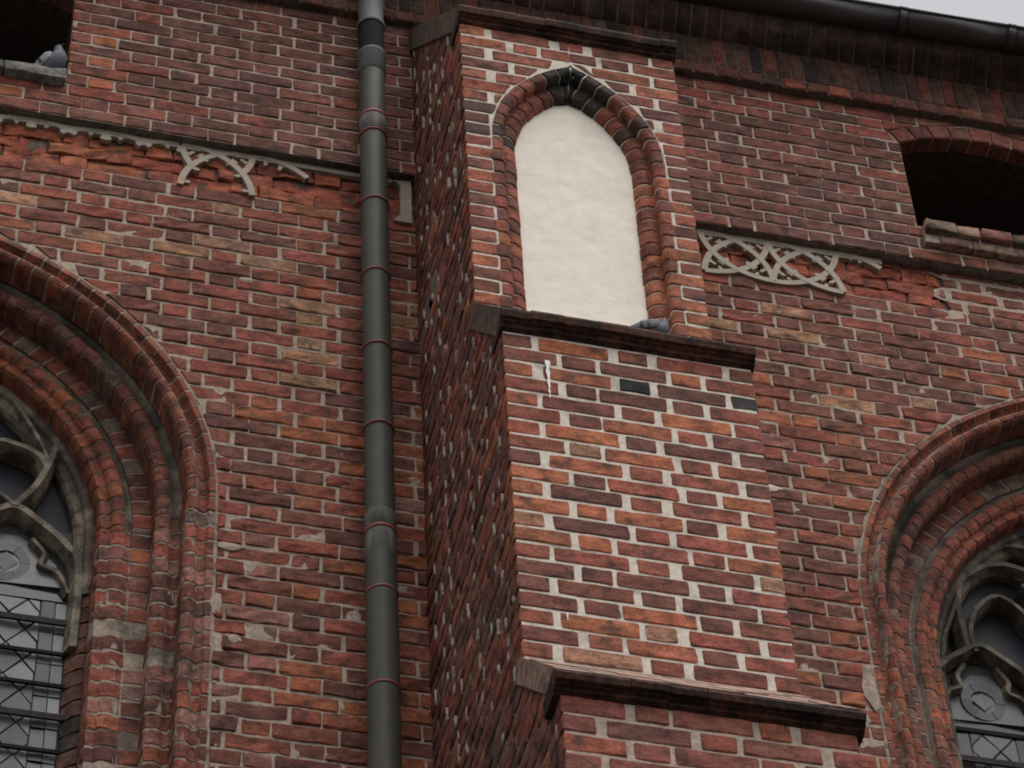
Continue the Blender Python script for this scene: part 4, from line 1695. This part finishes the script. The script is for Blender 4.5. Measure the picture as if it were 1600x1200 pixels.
def tube(name, p0, p1, rad, mat, parent, n=16, smooth=True):
    p0, p1 = Vector(p0), Vector(p1)
    d = (p1 - p0).normalized()
    a_ = d.orthogonal().normalized()
    b_ = d.cross(a_)
    vs = []
    for p in (p0, p1):
        for k in range(n):
            t_ = 2 * math.pi * k / n
            vs.append(tuple(p + a_ * rad * math.cos(t_) + b_ * rad * math.sin(t_)))
    fs = [(k, (k + 1) % n, n + (k + 1) % n, n + k) for k in range(n)] + [tuple(range(n - 1, -1, -1)), tuple(range(n, 2 * n))]
    o = solid(name, vs, fs, mat, parent)
    if smooth:
        for p in o.data.polygons:
            p.use_smooth = len(p.vertices) == 4
    return o


joints = [-4.3, -3.0, -1.7, -.4, .98, 2.42, 3.10, 4.9]
for a_, b_ in zip(joints[:-1], joints[1:]):
    o = gutter_piece(a_, b_, GR, 'gutter_length')
    for p in o.data.polygons:
        p.use_smooth = len(p.vertices) == 4
    tube('gutter_bead', (a_, GY - GR - .002, gz(a_) + .003), (b_, GY - GR - .002, gz(b_) + .003), .0115, M['gutter'], gut, 10)
for xj in joints[1:-1]:
    o = gutter_piece(xj - .022, xj + .022, GR + .004, 'gutter_seam', .005)
    tube('bead_seam', (xj - .022, GY - GR - .002, gz(xj) + .004), (xj + .022, GY - GR - .002, gz(xj) + .004), .0155, M['gutter'], gut, 10)

# ------------------------------------------------------------------ downpipe
pipe = thing('downpipe', (-.729, -.17, ZG), 'olive grey round downpipe with thin red rings beside the buttress', 'downpipe')


def lathe(name, axis, prof, mat, parent, n=32):
    vs, fs = [], []
    for z, r_ in prof:
        for k in range(n):
            t_ = 2 * math.pi * k / n
            vs.append((axis[0] + r_ * math.cos(t_), axis[1] + r_ * math.sin(t_), z))
    for j in range(len(prof) - 1):
        for k in range(n):
            k2 = (k + 1) % n
            fs.append((j * n + k, j * n + k2, (j + 1) * n + k2, (j + 1) * n + k))
    return solid(name, vs, fs, mat, parent, smooth=True, fix=True)


PX, PY = -.733, -.17
PR_ = .0735
lathe('pipe_length', (PX, PY), [(ZG + .02, PR_ + .001), (-1.452, PR_ + .001)], M['pipe'], pipe)
lathe('pipe_length', (PX, PY), [(-1.455, PR_ - .002), (1.842, PR_ - .002)], M['pipe'], pipe)
lathe('pipe_length', (PX, PY), [(1.842, PR_ - .003), (2.335, PR_ - .003)], M['pipe'], pipe)
lathe('pipe_socket', (PX, PY), [(-1.452, PR_ - .001), (-1.447, PR_ + .003), (-1.345, PR_ + .003), (-1.335, PR_ - .001)], M['pipe_worn'], pipe)
lathe('worn_patch', (PX, PY), [(-1.62, PR_ + .0005), (-1.60, PR_ + .0018), (-1.475, PR_ + .0018), (-1.47, PR_)], M['pipe_worn'], pipe)
lathe('pipe_socket', (PX, PY), [(1.692, PR_ - .001), (1.698, PR_ + .002), (1.825, PR_ + .002), (1.83, PR_ - .001)], M['pipe_worn'], pipe)
lathe('zinc_collar', (PX, PY), [(2.26, PR_ - .004), (2.265, PR_ + .0035), (2.425, PR_ + .0035), (2.43, PR_ + .008), (2.445, PR_ + .008), (2.45, PR_)], M['pipe_lead'], pipe)
lathe('tarred_collar', (PX, PY), [(2.44, PR_), (2.442, PR_ - .001), (2.73, PR_ - .001), (2.735, PR_ - .004)], M['pipe_black'], pipe)
lathe('zinc_neck', (PX, PY), [(2.715, PR_ + .003), (2.722, PR_ + .007), (2.74, PR_ + .006), (2.76, PR_ - .003), (2.98, PR_ - .003)], M['pipe_lead'], pipe)
# swan neck up to the gutter
pts = [(PX, PY, 2.97), (PX, PY - .01, 3.05), (PX, PY - .07, 3.15), (PX, PY - .15, 3.24), (PX, GY, 3.36)]
vs, fs = [], []
n = 24
for k, p in enumerate(pts):
    d = (Vector(pts[min(k + 1, len(pts) - 1)]) - Vector(pts[max(k - 1, 0)])).normalized()
    a_ = Vector((1, 0, 0))
    b_ = d.cross(a_).normalized()
    for q in range(n):
        t_ = 2 * math.pi * q / n
        vs.append(tuple(Vector(p) + a_ * .07 * math.cos(t_) + b_ * .07 * math.sin(t_)))
for k in range(len(pts) - 1):
    for q in range(n):
        q2 = (q + 1) % n
        fs.append((k * n + q, k * n + q2, (k + 1) * n + q2, (k + 1) * n + q))
solid('swan_neck', vs, fs, M['pipe_lead'], pipe, smooth=True)
for z, th in ((1.838, .010), (1.675, .006), (1.066, .0045), (.464, .0045), (-.126, .0045), (-.728, .0045), (-1.462, .009), (-1.871, .006), (-2.479, .006), (-3.09, .008)):
    prof = [(z - th, PR_ - .001), (z - th, PR_ + .004), (z, PR_ + .0052), (z + th, PR_ + .004), (z + th, PR_ - .001)]
    lathe('red_ring', (PX, PY), prof, M['ring'], pipe)
for z in (-1.50, .9, 2.1, -3.2):
    v, f = box_geo(PX - .012, PX + .012, PY + PR_ - .01, .01, z - .012, z + .012)
    solid('wall_bracket', v, f, M['iron_g'], pipe)


# ------------------------------------------------------------------ pigeons
def loft(name, rings, mat, parent, xf, n=14):
    """rings: (centre, half width across, half height, axis direction)"""
    vs, fs = [], []
    for c, a_, b_, d in rings:
        d = Vector(d).normalized()
        side = Vector((0, 1, 0))
        up = d.cross(side).normalized()
        for k in range(n):
            t_ = 2 * math.pi * k / n
            vs.append(xf(Vector(c) + side * a_ * math.cos(t_) + up * b_ * math.sin(t_)))
    m = len(rings)
    for j in range(m - 1):
        for k in range(n):
            k2 = (k + 1) % n
            fs.append((j * n + k, j * n + k2, (j + 1) * n + k2, (j + 1) * n + k))
    fs += [tuple(range(n - 1, -1, -1)), tuple((m - 1) * n + k for k in range(n))]
    return solid(name, vs, fs, mat, parent, smooth=True)


def pigeon(loc, heading, pitch, body, wing, bar, nape, label, scale=1.0, crouch=False):
    """bird facing +x in its own frame, feet at the origin"""
    t = thing('pigeon', loc, label, 'pigeon')
    ch, sh = math.cos(heading), math.sin(heading)
    cp, sp = math.cos(pitch), math.sin(pitch)

    def xf(p, lift=True):
        if lift:
            q = Vector((p.x, p.y, p.z - .10))
            p = Vector((q.x * cp - q.z * sp, q.y, q.x * sp + q.z * cp + .10))
        p = p * scale
        return (loc[0] + p.x * ch - p.y * sh, loc[1] + p.x * sh + p.y * ch, loc[2] + p.z - (.035 * scale if crouch else 0))
    loft('body', [((-.115, 0, .092), .020, .010, (1, 0, .05)), ((-.085, 0, .093), .035, .024, (1, 0, .1)), ((-.045, 0, .095), .050, .044, (1, 0, .1)),
                  ((0, 0, .098), .058, .056, (1, 0, .2)), ((.040, 0, .108), .054, .055, (1, 0, .45)), ((.070, 0, .128), .041, .043, (1, 0, 1.0)),
                  ((.082, 0, .156), .028, .030, (.5, 0, 1)), ((.088, 0, .180), .0215, .024, (.4, 0, 1)), ((.094, 0, .198), .0205, .024, (.6, 0, 1)),
                  ((.104, 0, .210), .017, .020, (.9, 0, .8)), ((.112, 0, .216), .007, .009, (1, 0, .6))], body, t, xf)
    loft('tail', [((-.080, 0, .098), .030, .010, (1, 0, .1)), ((-.135, 0, .090), .030, .007, (1, 0, .1)), ((-.190, 0, .083), .036, .0045, (1, 0, .1)),
                  ((-.198, 0, .082), .030, .002, (1, 0, .1))], nape, t, xf)
    for s in (-1, 1):
        w = loft('wing', [((.050, s * .047, .122), .006, .018, (1, 0, -.2)), ((.025, s * .056, .116), .010, .036, (1, 0, -.1)),
                          ((-.030, s * .055, .108), .010, .036, (1, 0, .05)), ((-.085, s * .042, .102), .008, .022, (1, 0, .1)),
                          ((-.150, s * .022, .093), .004, .009, (1, 0, .1)), ((-.165, s * .016, .091), .002, .004, (1, 0, .1))], wing, t, xf)
        for bx in (-.018, -.058):
            loft('wing_bar', [((bx + .007, s * (.0655 if bx > -.03 else .060), .126), .0018, .010, (1, 0, 0)), ((bx - .003, s * (.066 if bx > -.03 else .058), .106), .0025, .020, (1, 0, .3)),
                              ((bx - .013, s * (.064 if bx > -.03 else .054), .090), .0018, .008, (1, 0, 0))], bar, t, xf, 8)
        loft('eye', [((.101, s * .0195, .204), .002, .0035, (1, 0, 0)), ((.104, s * .0205, .204), .003, .0045, (1, 0, 0)), ((.107, s * .0195, .204), .002, .0035, (1, 0, 0))],
             M['pig_d'], t, xf, 8)
        loft('leg', [((.008, s * .022, .062), .007, .007, (0.1, 0, -1)), ((.010, s * .022, .030), .005, .005, (0.1, 0, -1)), ((.012, s * .022, .004), .004, .004, (0, 0, -1)),
                     ((.012, s * .022, .0), .010, .012, (0, 0, -1))], M['pig_leg'], t, lambda p: xf(p, False), 8)
    loft('beak', [((.112, 0, .207), .0065, .007, (1, 0, -.2)), ((.124, 0, .203), .0045, .0045, (1, 0, -.3)), ((.133, 0, .199), .0015, .002, (1, 0, -.4))], M['pig_d'], t, xf, 8)
    loft('cere', [((.108, 0, .214), .006, .004, (1, 0, -.2)), ((.115, 0, .212), .0055, .0045, (1, 0, -.2)), ((.119, 0, .209), .003, .003, (1, 0, -.2))], M['pig_w'], t, xf, 8)
    return t


pigeon((-2.470, -.045, 1.906), math.radians(-42), math.radians(28), M['pig'], M['pig_l'], M['pig_d'], M['pig'],
       'grey pigeon standing on the stone sill in the dark opening', 1.06)
pigeon((.360, -1.125, -.908), math.radians(-6), math.radians(4), M['pig_m'], M['pig'], M['pig_d'], M['pig_d'],
       'dark pigeon crouching below the plaster niche on the buttress ledge', .84, True)
